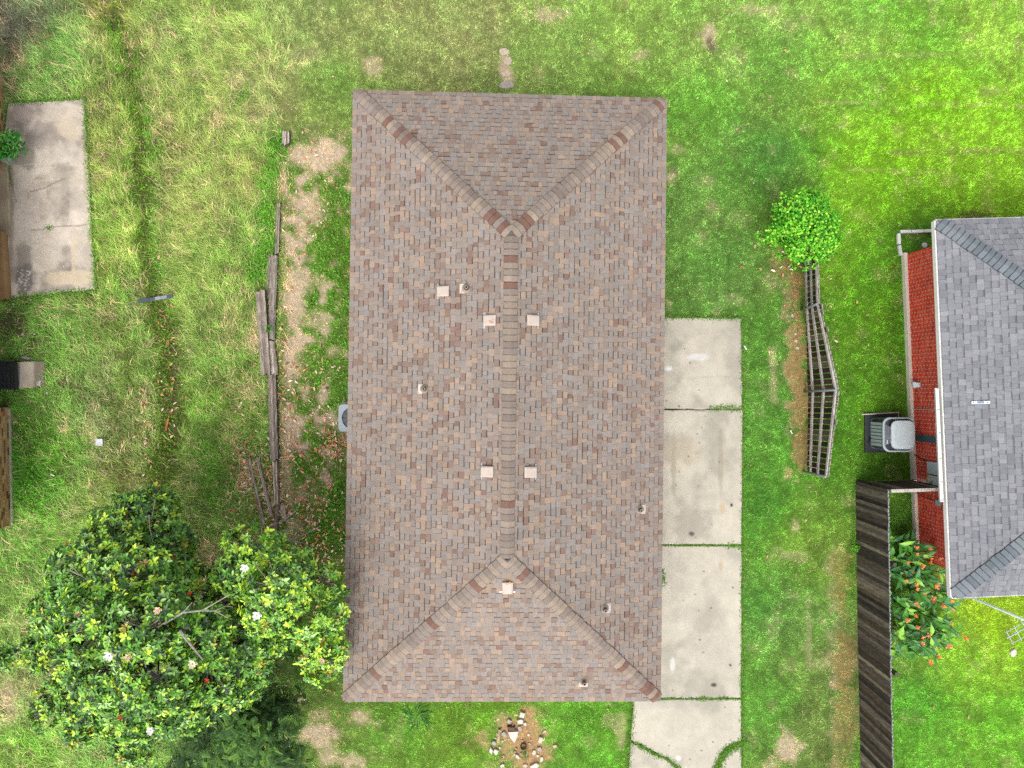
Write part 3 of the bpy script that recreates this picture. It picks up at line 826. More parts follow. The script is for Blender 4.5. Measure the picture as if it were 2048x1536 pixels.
# ------------------------------------------------------------------ concrete
SLAB_POLYS = []
def slab(name, corners, z1, zb, colfn, parent=None, res=0.03, wob=0.024, cracks=None, seed=0, **tg):
    """corners (photo px): top-left, top-right, bottom-right, bottom-left"""
    c = [P(px, py, z1) for px, py in corners]
    SLAB_POLYS.append([P(px, py, 0.0).xy[:] for px, py in corners] if False else [(p.x, p.y) for p in c])
    nu = max(2, int(((c[1] - c[0]).length + (c[2] - c[3]).length) / 2 / res)); nv = max(2, int((c[3] - c[0]).length / res))
    U, V = np.meshgrid(np.linspace(0, 1, nu + 1), np.linspace(0, 1, nv + 1))
    A = [np.array(p) for p in c]
    pos = (A[0] * (1 - U)[..., None] + A[1] * U[..., None]) * (1 - V)[..., None] + (A[3] * (1 - U)[..., None] + A[2] * U[..., None]) * V[..., None]
    wv = (fbm(pos[..., 0] * 100, pos[..., 1] * 100, 25, 3, seed) - 0.5) * 2 * wob
    edge_u = np.where((U == 0) | (U == 1), 1.0, 0.0); edge_v = np.where((V == 0) | (V == 1), 1.0, 0.0)
    pos[..., 0] += wv * edge_u; pos[..., 1] += wv * edge_v
    px, py = pixel_of(pos[..., 0], pos[..., 1], pos[..., 2])
    col = lin(np.clip(colfn(px, py), 0, 255)) * ALB
    pos[..., 2] += (fbm(px, py, 60, 3, 5) - 0.5) * 0.006
    n0 = nu + 1
    ii = (np.arange(nv)[:, None] * n0 + np.arange(nu)[None, :])
    keep = np.ones(ii.shape, bool)
    if cracks:
        cxp = (px[:-1, :-1] + px[1:, 1:]) / 2; cyp = (py[:-1, :-1] + py[1:, 1:]) / 2
        for pts, w in cracks:
            keep &= poly_dist(cxp + (fbm(cxp, cyp, 10, 2, 3) - .5) * 5, cyp + (fbm(cxp, cyp, 10, 2, 4) - .5) * 5, pts) > w
    q = ii[keep]
    F = np.stack([q, q + n0, q + n0 + 1, q + 1], -1)
    Vv = pos.reshape(-1, 3); cc = col.reshape(-1, 3)
    # side skirt
    ring = np.concatenate([np.arange(n0), n0 * np.arange(1, nv + 1) + nu, n0 * nv + np.arange(nu - 1, -1, -1), n0 * np.arange(nv - 1, 0, -1)])
    low = Vv[ring].copy(); low[:, 2] = zb
    k0 = len(Vv); m = len(ring); j = np.arange(m)
    S = np.stack([ring, ring[(j + 1) % m], k0 + (j + 1) % m, k0 + j], -1)
    o = np_mesh(name, np.concatenate([Vv, low]), np.concatenate([F, S]), np.concatenate([cc, cc[ring] * 0.8]), M['concrete'], parent)
    return tag(o, **tg)

def spot(px, py, cx, cy, rx, ry, soft=0.5, rot=0.0):
    dx, dy = px - cx, py - cy; c, s = math.cos(rot), math.sin(rot)
    d = np.hypot((dx * c + dy * s) / rx, (-dx * s + dy * c) / ry) + (fbm(px, py, 12, 3, 2) - 0.5) * 0.9
    return sstep(1.0 + soft * .5, 1.0 - soft * .5, d)[..., None]

def drive_col(px, py):
    n1 = fbm(px, py, 90, 4, 21); n2 = fbm(px, py, 26, 4, 22); n3 = fbm(px, py, 7, 2, 23)
    base = np.array([209., 202., 184.]) * (1 + 0.10 * (n1 - 0.5) + 0.06 * (n2 - 0.5) + 0.05 * (n3 - .5))[..., None]
    gr = sstep(0.52, 0.75, fbm(px, py, 70, 4, 24))[..., None]
    base = base * (1 - 0.12 * gr) 
    top = sstep(800, 660, py)[..., None]; base = base * (1 - 0.05 * top)
    pale = spot(px, py, 1378, 700, 16, 30, .8, .5); base = base * (1 - .5 * pale) + np.array([228., 218., 200.]) * .5 * pale
    for (cx, cy, rx, ry, c, a) in [(1347, 930, 5, 55, (168,156,134), .5), (1441, 930, 5, 60, (168,156,134), .5), (1383, 1067, 6, 5, (60,58,56), .85), (1383, 1050, 34, 34, (150,142,132), .35),
            (1427, 1370, 6, 4, (84,76,72), .9), (1445, 1015, 5, 12, (204,168,120), .4), (1442, 1130, 4, 12, (196,160,110), .35), (1400, 1230, 60, 20, (184,176,164), .4),
            (1415, 1300, 40, 50, (186,178,166), .3), (1350, 1150, 20, 40, (190,184,172), .35), (1360, 815, 40, 12, (186,178,166), .3), (1470, 680, 16, 60, (186,176,162), .4),
            (1360, 905, 40, 26, (226,200,164), .25), (1345, 1330, 5, 14, (235,232,226), .7), (1337, 737, 8, 5, (240,240,242), .9), (1400, 715, 20, 8, (234,234,234), .6), (1357, 1516, 5, 5, (250,250,250), 1.),
            (1463, 1010, 2, 3, (40,36,34), 1), (1461, 1330, 2, 2, (30,30,30), 1), (1330, 1405, 60, 12, (190,184,174), .35), (1470, 640, 14, 8, (176,168,154), .5)]:
        w = spot(px, py, cx, cy, rx, ry, .7) * a
        base = base * (1 - w) + np.array(c, float) * w
    rs = np.random.default_rng(8)
    for _ in range(34):
        cx, cy = rs.uniform(1330, 1482), rs.uniform(640, 1530)
        d = np.hypot(px - cx, py - cy); w = sstep(2.2, .8, d)[..., None] * rs.uniform(.4, .9)
        base = base * (1 - w) + np.array([60., 54., 48.]) * w
    # hairline cracks
    for pts in [[(1326,818),(1400,821),(1440,816),(1484,819)], [(1330, 760), (1390, 756), (1440, 752), (1483, 755)]]:
        w = sstep(1.6, .5, poly_dist(px, py + (fbm(px, py, 18, 3, 9) - .5) * 8, pts))[..., None] * (.6 if pts[0][1] > 800 else .12)
        base = base * (1 - w) + np.array([110., 100., 84.]) * w
    return base

drive = empty('driveway', P(1400, 1000), None, None)
drive['kind'] = 'structure'; drive['label'] = 'pale concrete driveway of jointed slabs beside the brown roofed house'
zt = 0.075
slab('slab', [(1296, 634), (1481, 637), (1485, 818), (1296, 818)], zt, -0.05, drive_col, drive, wob=0.03, seed=1)
slab('slab', [(1296, 819.5), (1485, 819.5), (1483, 1089), (1296, 1088)], zt + .002, -0.05, drive_col, drive, seed=2)
slab('slab', [(1290, 1091.5), (1483, 1092.5), (1482, 1395), (1288, 1396)], zt - .003, -0.05, drive_col, drive, seed=3)
slab('slab', [(1268, 1399.5), (1482, 1398.5), (1484, 1640), (1250, 1640)], zt, -0.05, drive_col, drive, seed=4,
     cracks=[([(1262, 1483), (1285, 1492), (1310, 1508), (1335, 1518), (1362, 1545)], 2.6), ([(1486, 1484), (1462, 1494), (1446, 1508), (1430, 1545)], 5.0)])

def patio_col(px, py):
    n1 = fbm(px, py, 60, 4, 31); n2 = fbm(px, py, 20, 4, 32); n3 = fbm(px, py, 6, 2, 33)
    base = np.array([212., 199., 183.]) * (1 + 0.26 * (n1 - 0.5) + 0.16 * (n2 - 0.5) + .08 * (n3 - .5))[..., None]
    gr = sstep(0.45, 0.65, fbm(px, py, 40, 4, 34))[..., None]; base = base * (1 - .18 * gr)
    for (cx, cy, rx, ry, c, a, r) in [(135, 255, 30, 20, (214,198,176), .9, .7), (145, 225, 12, 8, (214,200,180), .8, 0), (110, 360, 40, 20, (204,190,170), .6, 0), (94, 328, 6, 5, (220,206,190), .9, 0), (95, 480, 8, 6, (216,200,178), .9, 0),
            (90, 520, 14, 22, (206,192,172), .7, 0), (140, 557, 50, 15, (218,200,172), .9, -.04), (148, 500, 5, 46, (220,202,174), .8, .05), (50, 560, 16, 30, (112,102,96), .7, 0), (48, 520, 14, 40, (140,130,122), .6, 0),
            (45, 230, 20, 22, (150,136,130), .5, 0), (85, 270, 30, 26, (160,148,140), .5, 0), (170, 300, 4, 100, (170,158,146), .3, 0), (130, 400, 10, 60, (160,150,140), .3, 0), (22, 420, 5, 130, (168,152,132), .6, 0)]:
        w = spot(px, py, cx, cy, rx, ry, .5, r) * a; base = base * (1 - w) + np.array(c, float) * w
    for (x0, y0, x1, y1) in [(48, 330, 120, 322), (64, 340, 112, 335), (64, 364, 120, 358), (88, 372, 120, 370), (110, 292, 124, 308)]:
        w = sstep(1.5, .5, seg_dist(px, py, x0, y0, x1, y1))[..., None] * .55; base = base * (1 - w) + np.array([224., 214., 200.]) * w
    for pts in [[(60, 382), (85, 376), (110, 366), (130, 356)], [(62, 460), (95, 456), (140, 452), (180, 448)], [(18, 330), (22, 360), (30, 395), (34, 405)]]:
        w = sstep(1.7, .6, poly_dist(px, py + (fbm(px, py, 18, 3, 9) - .5) * 8, pts))[..., None] * .42; base = base * (1 - w) + np.array([96., 90., 82.]) * w
    rs = np.random.default_rng(3)
    for _ in range(70):
        cx, cy = (rs.uniform(30, 175), rs.uniform(210, 575)) if rs.random() < .5 else (rs.uniform(35, 62), rs.uniform(540, 580))
        w = sstep(2.0, .8, np.hypot(px - cx, py - cy))[..., None] * .8; base = base * (1 - w) + np.array([232., 228., 220.]) * w
    return base
patio = slab('patio_slab', [(16, 207), (167, 198), (190, 578), (-30, 600)], 0.07, -0.05, patio_col, res=0.025, wob=0.04, seed=6, kind='structure', label='weathered grey concrete patio slab with pale repair patches')
def step_col(px, py):
    n1 = fbm(px, py, 40, 4, 41); return np.array([176., 160., 136.]) * (1 + .4 * (n1 - .5))[..., None]
pst = slab('porch_step', [(-60, 320), (14, 326), (20, 470), (-60, 470)], 0.13, 0.0, step_col, res=0.03, wob=.02, seed=7, label='worn concrete porch step along the patio edge', cat='step')
pst2 = slab('porch_step', [(-60, 466), (4, 462), (12, 596), (-60, 600)], 0.30, 0.0, lambda a, b: step_col(a, b) * np.array([.92, .80, .66]), res=0.03, wob=.02, seed=8, label='brown stained porch step at the patio corner', cat='step')
def land_col(px, py):
    n1 = fbm(px, py, 20, 4, 51); b = np.array([206., 194., 174.]) * (1 + .2 * (n1 - .5))[..., None]
    w = sstep(64, 72, px)[..., None] * .75; return b * (1 - w) + np.array([132., 120., 104.]) * w
slab('landing_slab', [(34, 724), (88, 722), (88, 772), (38, 778)], 0.05, -0.05, land_col, res=0.02, wob=0.02, seed=9, label='small concrete landing slab in front of the black steps', cat='slab')
SLAB_POLYS.append([(p.x, p.y) for p in (P(-60, 720), P(36, 722), P(36, 780), P(-60, 782))])

# black slatted metal steps
st = empty('metal_steps', P(10, 752), 'black slatted metal steps at the left wall', 'steps')
for k in range(8):
    x0 = 36 - k * 7.5; z = 0.16 + 0.035 * k
    a, b = P(x0, 726, z), P(x0, 778, z)
    mb = MB(); mb.obox(a, b - a, Vector((-0.062, 0, 0)), (0, 0, 0.03), vary(C(48,50,56), .2)); mb.build('slat', M['paint'], st)
for py in (724, 779):
    a, b = P(37, py, 0.0), P(-30, py, 0.0)
    mb = MB(); mb.hexa([a, b, b + Vector((0, .03, 0)), a + Vector((0, .03, 0)), a + Vector((0, 0, .2)), b + Vector((0, 0, .55)), b + Vector((0, .03, .55)), a + Vector((0, .03, .2))], C(40,42,46))
    mb.build('side_rail', M['paint'], st)

# ------------------------------------------------------------------ fences
def plank(mb, p0, p1, wdir, w, tdir, t, col, dog=True, pale=None):
    """a board from p0 to p1 centred on that line"""
    wdir = wdir.normalized(); tdir = tdir.normalized(); ax = p1 - p0
    o = p0 - wdir * w / 2 - tdir * t / 2
    if not dog:
        mb.obox(o, wdir * w, tdir * t, ax, col); return
    e = ax.normalized() * 0.03; c = 0.03
    prof = [o, o + wdir * w, o + wdir * w + ax - e, o + wdir * (w - c) + ax, o + wdir * c + ax, o + ax - e]
    n = len(prof); back = [p + tdir * t for p in prof]
    mb.idx(prof + back, [tuple(range(n - 1, -1, -1)), tuple(range(n, 2 * n))] + [(i, (i + 1) % n, n + (i + 1) % n, n + i) for i in range(n)],
           [col] * 2 + [pale or col] * n)

def lerp_line(pts, t):
    """t in 0..len-1"""
    i = min(int(t), len(pts) - 2); return pts[i].lerp(pts[i + 1], t - i)

bf_base = [P(1603, 520), P(1606, 620), P(1611.5, 783), P(1610, 942)]
bf_top = [P(1631, 516, 1.66), P(1634, 609, 1.68), P(1671, 780, 1.74), P(1651, 953, 1.70)]
bfence = empty('picket_fence', bf_base[2], 'leaning grey picket fence with three rails and steel posts in the side yard', 'fence')
seglen = [(bf_base[i + 1] - bf_base[i]).length for i in range(3)]
greys = [C(84,70,58), C(70,58,48), C(100,84,70), C(58,48,42), C(118,106,94)]
pr_ = random.Random(12)
for s_ in range(3):
    n = int(((bf_base[s_ + 1] - bf_base[s_]).length * .5 + (bf_top[s_ + 1] - bf_top[s_]).length * .5) / 0.148)
    for k in range(n):
        t = s_ + (k + .5) / n
        b, tp = lerp_line(bf_base, t), lerp_line(bf_top, t)
        along = (lerp_line(bf_top, min(t + .05, 2.999)) - lerp_line(bf_top, max(t - .05, 0))).normalized()
        nrm = Vector((-along.y, along.x, 0)); nrm = nrm if nrm.x > 0 else -nrm
        up = (tp - b).normalized(); ext = pr_.uniform(0.06, 0.10)
        if (s_, k) in ((1, 0), (1, 1), (1, 4)): ext += pr_.uniform(.16, .24)
        if (s_, k) == (2, 5): ext += .12
        if (s_, k) in ((2, 4), (2, 5)): pass
        mb = MB()
        off = nrm * 0.055
        plank(mb, b + off + Vector((0, 0, 0.03 + pr_.uniform(0, .03))), tp + off + up * ext, along, 0.132, nrm, 0.018, vary(pr_.choice(greys), .25), pale=C(150,140,124))
        # weathered pale top end
        e_ = tp + off + up * ext
        plank(mb, e_ - up * (0.10 + pr_.uniform(0, .03)) , e_ + up * 0.004, along, 0.139, nrm, 0.021, vary(C(176,168,160), .15))
        mb.build('picket', M['wood_z'], bfence)
    for f in (0.20, 0.57, 0.955):
        a = bf_base[s_].lerp(bf_top[s_], f); b = bf_base[s_ + 1].lerp(bf_top[s_ + 1], f)
        d = (b - a); nrm = Vector((-d.y, d.x, 0)).normalized(); nrm = nrm if nrm.x > 0 else -nrm
        mb = MB(); mb.obox(a - nrm * 0.0 + d.normalized() * 0.01, d - d.normalized() * 0.02, nrm * 0.042, (0, 0, 0.085), vary(C(196,188,182,1.15), .08)); mb.build('rail', M['wood_y'], bfence)
for i in (1, 2, 3):
    mb = MB(); b, t = bf_base[i] - Vector((0.05, 0, 0)), bf_top[i] - Vector((0.04, 0, -0.06))
    mb.tube([b, t], 0.033, C(150,160,164), 10); po = mb.build('post', M['steel'], bfence, smooth=True)
    mb = MB(); mb.tube([t, t + Vector((0, 0, 0.03))], [0.036, 0.022], C(176,184,188), 10); mb.build('post_cap', M['steel'], po)

db = [P(1711, 962), P(1713, 1100), P(1716, 1300), P(1721, 1536), P(1725, 1680)]
dfence = empty('board_fence', db[0], 'tall dark board fence running down the right yard', 'fence')
darks = [C(100,91,83), C(84,76,70), C(120,110,100), C(68,62,57), C(146,134,118), C(92,80,69)]
for s_ in range(4):
    a, b = db[s_], db[s_ + 1]; d = b - a; n = int(round(d.length / 0.102)); al = d.normalized(); nr = Vector((-al.y, al.x, 0)); nr = nr if nr.x > 0 else -nr
    for k in range(n):
        p0 = a.lerp(b, (k + .5) / n); h = 1.83 + pr_.uniform(-.015, .015)
        lean = Vector((-0.09, 0, 0)) + nr * pr_.uniform(-.008, .008)
        mb = MB(); plank(mb, p0 + Vector((0, 0, .02)), p0 + Vector((0, 0, h)) + lean, al, 0.098, nr, 0.018, vary(pr_.choice(darks), .3))
        e_ = p0 + Vector((0, 0, h)) + lean
        plank(mb, e_ - Vector((0, 0, .03)), e_ + Vector((0, 0, .004)), al, 0.1, nr, 0.022, C(170,170,172))
        mb.build('picket', M['wood_z'], dfence)
    for z in (.35, 1.0, 1.6):
        mb = MB(); mb.obox(a + nr * 0.012 + Vector((-0.09 * z / 1.83, 0, z)) + al * .005, d - al * .01, nr * 0.04, (0, 0, .085), vary(C(110,100,92), .1)); mb.build('rail', M['wood_y'], dfence)
    mb = MB(); mb.box(a + nr * 0.10, (.09, .09, 1.75), C(100,92,84)); mb.build('post', M['wood_z'], dfence)
# return panel to the house wall
ra = db[0] + Vector((0.02, -0.03, 0)); rbv = NF(wu0 - 0.09, (P(1880, 980, 1.83) - NF.c).dot(NF.v) + .02, 0)
rfence = empty('board_fence', ra, 'short dark board fence joining the long fence to the brick wall', 'fence')
d = rbv - ra; n = int(d.length / .143); al = d.normalized(); nr = Vector((-al.y, al.x, 0))
for k in range(n):
    p0 = ra.lerp(rbv, (k + .5) / n)
    mb = MB(); plank(mb, p0 + Vector((0, 0, .03)), p0 + Vector((0, 0, 1.80 + pr_.uniform(-.01, .01))), al, .138, nr, .018, vary(pr_.choice(darks), .3)); mb.build('picket', M['wood_z'], rfence)
for z in (.4, 1.1):
    mb = MB(); mb.obox(ra - nr * .05 + Vector((0, 0, z)), d, nr * .04, (0, 0, .085), C(120,108,98)); mb.build('rail', M['wood_y'], rfence)
mb = MB(); mb.obox(ra - nr * .05 + Vector((-.05, 0, 1.815)), d + al * .05, nr * .085, (0, 0, .035), C(200,192,182)); mb.build('cap_rail', M['wood_y'], rfence)

# ------------------------------------------------------------------ old landscape timbers
tmats = [C(178,166,152), C(166,153,141), C(194,184,173), C(146,130,118)]
def timber(x0, y0, x1, y1, wpx, h, label, z=0.0, shade=1.0, group='old landscape timbers'):
    a, b = P(x0, y0, z), P(x1, y1, z); d = (b - a); L_ = d.length; al = d / L_; la = Vector((-al.y, al.x, 0)); w = wpx / 70.0
    ns = max(3, int(L_ / 0.12)); strips = 5; r = random.Random(int(x0 * 7 + y0))
    mb = MB(); rows = []
    off = [r.uniform(-.012, .012) for _ in range(strips + 1)]
    for i in range(ns + 1):
        t = i / ns; row = []
        for j in range(strips + 1):
            q = j / strips - .5
            zz = h - (0.035 if j in (0, strips) else 0) + off[j] * 1.6 + r.uniform(-.012, .012)
            endj = r.uniform(-.05, .05) if i in (0, ns) else 0
            row.append(a + al * (L_ * t + endj) + la * (q * w * (1 + r.uniform(-.08, .08))) + Vector((0, 0, zz)))
        rows.append(row)
    pts = [p for row in rows for p in row]; m = strips + 1
    fs, cs = [], []
    scol = [mul(r.choice(tmats), shade * r.uniform(.6, 1.25)) for _ in range(strips)]
    for i in range(ns):
        for j in range(strips):
            fs.append((i * m + j, (i + 1) * m + j, (i + 1) * m + j + 1, i * m + j + 1)); cs.append(mul(scol[j], r.uniform(.85, 1.15)))
    mb.idx(pts, [tuple(reversed(f)) for f in fs], cs)
    dk = tuple(x * .6 * shade for x in tmats[3])
    for j in (0, strips):
        for i in range(ns):
            p, q = rows[i][j], rows[i + 1][j]; mb.face([p, q, Vector((q.x, q.y, z - .03)), Vector((p.x, p.y, z - .03))], dk)
    for i in (0, ns):
        for j in range(strips):
            p, q = rows[i][j], rows[i][j + 1]; mb.face([p, q, Vector((q.x, q.y, z - .03)), Vector((p.x, p.y, z - .03))], dk)
    mb.build('timber', M['wood_y'], label=label, cat='timber', group=group, origin=a)
timber(575, 268, 574, 293, 14, .2, 'short split timber stub nearest the upper edge of the photo', shade=1.25)
timber(559, 408, 555, 508, 8, .12, 'thin buried timber half covered by weeds above the long row')
timber(552, 511, 545, 682, 13, .17, 'long dark timber upper end of the row, right of the double stack')
timber(541, 514, 537, 600, 7, .10, 'narrow broken timber pressed against the left of the upper row', shade=.8)
timber(526, 583, 537, 748, 18, .28, 'wide grey timber lying on top, left of the row', shade=1.25)
timber(545, 684, 552, 752, 14, .17, 'short brown timber half hidden beside the wide top timber', shade=1.1)
timber(547, 750, 552, 917, 16, .2, 'thick timber in the lower middle of the row')
timber(553, 921, 556, 1008, 11, .14, 'pale grey split timber below the thick timber', shade=1.45)
timber(498, 914, 530, 1050, 7, .12, 'left one of two slanting thin timbers among fallen leaves', shade=1.1)
timber(516, 912, 546, 1032, 8, .12, 'right one of two slanting thin timbers among fallen leaves', shade=1.1)
timber(557, 1008, 552, 1062, 8, .10, 'lowest dark timber of the row by the bare branch', shade=.8)
timber(566, 1008, 570, 1036, 9, .10, 'splintered timber fragment beside the lowest timber', shade=1.3)

# ------------------------------------------------------------------ leaves engine
def unit(a): return a / (np.linalg.norm(a, axis=-1, keepdims=True) + 1e-9)
def leaf_mesh(pos, dirs, ups, ln, wd, cols, fold=0.25, droop=0.12):
    n = len(pos); dirs = unit(dirs); side = unit(np.cross(dirs, ups)); up = np.cross(side, dirs)
    ln = np.broadcast_to(ln, (n,))[:, None]; wd = np.broadcast_to(wd, (n,))[:, None]
    def pt(a, s, h): return pos + dirs * ln * a + side * wd * s + up * (wd * h) - up * ln * droop * a * a
    vs = np.stack([pt(0, 0, 0), pt(.35, -.5, fold), pt(.75, -.38, fold), pt(1, 0, 0), pt(.75, .38, fold), pt(.35, .5, fold)], 1).reshape(-1, 3)
    b = (np.arange(n) * 6)[:, None]
    F = np.concatenate([b + np.array([[0, 3, 2, 1]]), b + np.array([[0, 5, 4, 3]])])
    return vs, F, np.repeat(cols, 6, axis=0)
def pick_cols(n, pal, wts, jit=.2, rng=RNG):
    p = np.array(pal)[rng.choice(len(pal), n, p=np.array(wts) / np.sum(wts))]
    return p * (1 + rng.uniform(-jit, jit, (n, 1)))
def blobs_world(bl):
    out = []
    for (px, py, rp, z) in bl:
        c = P(px, py, z); out.append((np.array(c), rp * (CAMH - z) / FPX))
    return out
def shell_points(blobs, dens, rng, lo=.55, flat=.75, low=-.35):
    pts, axs = [], []
    for c, r in blobs:
        n = int(dens * r * r) + 8
        d = unit(rng.normal(size=(n * 2, 3))); d = d[d[:, 2] > low + rng.uniform(-.2, .2, len(d))][:n]
        rr = r * (lo + (1.06 - lo) * rng.random(len(d)) ** .55)
        p = c + d * rr[:, None] * np.array([1, 1, flat])
        pts.append(p); axs.append(unit(d + np.array([0, 0, .55])))
    return np.concatenate(pts), np.concatenate(axs)

def limb(mb, pts, r0, r1, col, n=7):
    m = len(pts); mb.tube(pts, [r0 + (r1 - r0) * i / (m - 1) for i in range(m)], col, n)
def wander(a, b, k, amp, rnd):
    a, b = Vector(a), Vector(b); L_ = (b - a).length
    return [a.lerp(b, i / k) + (Vector((rnd.uniform(-1, 1), rnd.uniform(-1, 1), rnd.uniform(-.6, .6))) * amp * L_ if 0 < i < k else Vector()) for i in range(k + 1)]

MAG = [C(64,106,42,1.7), C(92,144,48,1.95), C(126,170,54,2.05), C(176,202,62,2.05), C(152,190,110,1.9), C(190,172,60,1.3), C(46,78,40,1.2), C(176,130,66,1.2)]
def magnolia(name, label, base, blobs, dens, wts, flowers, bare, seed):
    rng = np.random.default_rng(seed); rnd = random.Random(seed)
    root = empty(name, base, label, 'tree', None)
    ext = []
    for (bx, by, br_, bz) in blobs:
        ext.append((bx, by, br_ * .92, bz))
        for _ in range(3 if bx < 610 else 0):
            t_ = rnd.uniform(0, 6.283); ext.append((bx + math.cos(t_) * br_ * .95, by + math.sin(t_) * br_ * .95, rnd.uniform(8, 17), bz - rnd.uniform(0, .25)))
    bw = blobs_world(ext)
    cen = sum((b[0] for b in bw)) / len(bw)
    # trunk and limbs
    fork = Vector(base).lerp(Vector(cen), .35); fork.z = 1.6
    mb = MB(); limb(mb, wander(base, fork, 4, .03, rnd), .17, .12, C(84,74,66), 10); mb.build('trunk', M['bark'], root)
    twigs = MB()
    for c, r in bw[::4]:
        tip = Vector(c) + Vector((0, 0, r * .15))
        mb = MB(); limb(mb, wander(fork, tip, 5, .05, rnd), .06, .018, C(116,106,98), 6); mb.build('branch', M['bark'], root)
        for k in range(22):
            dd = Vector(unit(rng.normal(size=3))); dd.z = abs(dd.z) * .8
            limb(twigs, wander(tip, tip + dd * r * rnd.uniform(.8, 1.12), 3, .08, rnd), .016, .006, C(168,158,148), 4)
    for pts, r0 in bare:
        for line in pts:
            q = [P(*p) for p in line]
            bt = MB(); limb(bt, q, r0, r0 * .45, C(176,166,156), 5); r0 *= .7; bt.build('bare_branch', M['bark'], root)
    twigs.build('twigs', M['bark'], root, kind='stuff')
    # rosettes of leaves
    p, a = shell_points(bw, dens, rng, lo=.5)
    keep = fbm(p[:, 0] * 100 + p[:, 2] * 60, p[:, 1] * 100 - p[:, 2] * 40, 38, 3, seed) > .36
    p, a = p[keep], a[keep]
    n = len(p); per = 8
    t = rng.uniform(0, 2 * np.pi, (n, 1)) + np.arange(per)[None, :] * 2.4
    ref = unit(np.cross(a, np.array([.3, .9, .1]))); ref2 = np.cross(a, ref)
    rad = ref[:, None, :] * np.cos(t)[..., None] + ref2[:, None, :] * np.sin(t)[..., None]
    lift = rng.uniform(.1, .75, (n, per, 1))
    dirs = rad + a[:, None, :] * lift
    pos = p[:, None, :] + a[:, None, :] * (np.arange(per)[None, :, None] * .008) + rad * .012
    ln = rng.uniform(.075, .14, (n, per))
    wv = np.array(wts, float); tone = rng.choice(len(MAG), n, p=wv / wv.sum())
    cols = np.array(MAG)[tone][:, None, :] * rng.uniform(.75, 1.25, (n, per, 1))
    mix = rng.random((n, per)) < .3
    alt = np.array(MAG)[rng.choice(len(MAG), (n, per), p=wv / wv.sum())]
    cols = np.where(mix[..., None], alt, cols)
    N = n * per
    vs, F, cc = leaf_mesh(pos.reshape(N, 3), dirs.reshape(N, 3), np.repeat(a, per, 0), ln.ravel(), ln.ravel() * .46, cols.reshape(N, 3))
    np_mesh('crown', vs, F, cc, M['leaf'], root)
    # cream buds
    for (px, py, z, kind) in flowers:
        c = P(px, py, z + .3); mb = MB(); nn_ = 9 if kind != 'red' else 7
        pc = {'white': C(250,250,246,1.45), 'cream': C(248,234,206,1.4), 'peach': C(246,216,184,1.35), 'red': C(220,92,48)}[kind]; R_ = {'white': .1, 'cream': .095, 'peach': .075, 'red': .06}[kind]
        for k in range(nn_):
            t_ = k * 2.4; tilt = .25 + .5 * (k / nn_)
            rv = Vector((math.cos(t_), math.sin(t_), tilt)).normalized(); sd_ = Vector((-math.sin(t_), math.cos(t_), 0))
            o = c + Vector((0, 0, .004 * k)); r_ = R_ * rnd.uniform(.8, 1.1)
            mb.idx([o, o + rv * r_ * .5 - sd_ * r_ * .36, o + rv * r_ * .95 - sd_ * r_ * .22 + Vector((0, 0, .02)), o + rv * r_ * 1.02 + sd_ * r_ * .15 + Vector((0, 0, .03)), o + rv * r_ * .5 + sd_ * r_ * .36], [(0, 1, 2, 3, 4)], vary(pc, .06))
        if kind != 'red': mb.lathe(c + Vector((0, 0, .02)), [(.018, 0), (.016, .025), (.004, .04)], C(206,176,96), 7)
        mb.build('flower' if kind != 'red' else 'withered_leaf_cluster', M['petal'], root)
    return root

L_BLOBS = [(290,1035,58,3.2),(262,1010,30,2.9),(320,1008,26,2.8),(215,1040,24,2.8),(232,1078,62,3.5),(335,1088,52,3.3),(172,1148,74,4.0),(262,1155,82,4.8),(348,1160,50,4.2),(118,1228,56,3.6),(200,1245,90,5.2),(300,1255,90,5.6),(388,1272,66,5.0),(448,1250,44,4.2),
           (128,1318,58,3.6),(220,1335,86,5.0),(322,1345,90,5.4),(420,1335,68,4.6),(487,1312,44,4.0),(172,1395,54,3.4),(262,1422,66,4.0),(358,1405,64,4.2),(448,1378,50,3.8),(272,1488,40,3.0),(506,1352,32,3.4),
           (455,1205,36,3.9),(440,1170,24,3.4),(465,1290,48,4.3),(520,1300,34,3.9),(92,1418,30,2.6),(18,1310,15,2.8),(60,1300,14,2.8),(150,1462,22,2.4)]
R_BLOBS = [(508,1105,58,4.2),(578,1128,50,4.0),(474,1150,48,4.4),(556,1175,66,5.0),(650,1165,34,3.6),(604,1222,56,4.8),(530,1222,46,4.6),(664,1230,30,3.6),(655,1290,38,3.4),(612,1290,36,3.6),(676,1312,22,3.2),(640,1334,32,3.0),(558,1272,30,3.8),(690,1170,14,3.2)]
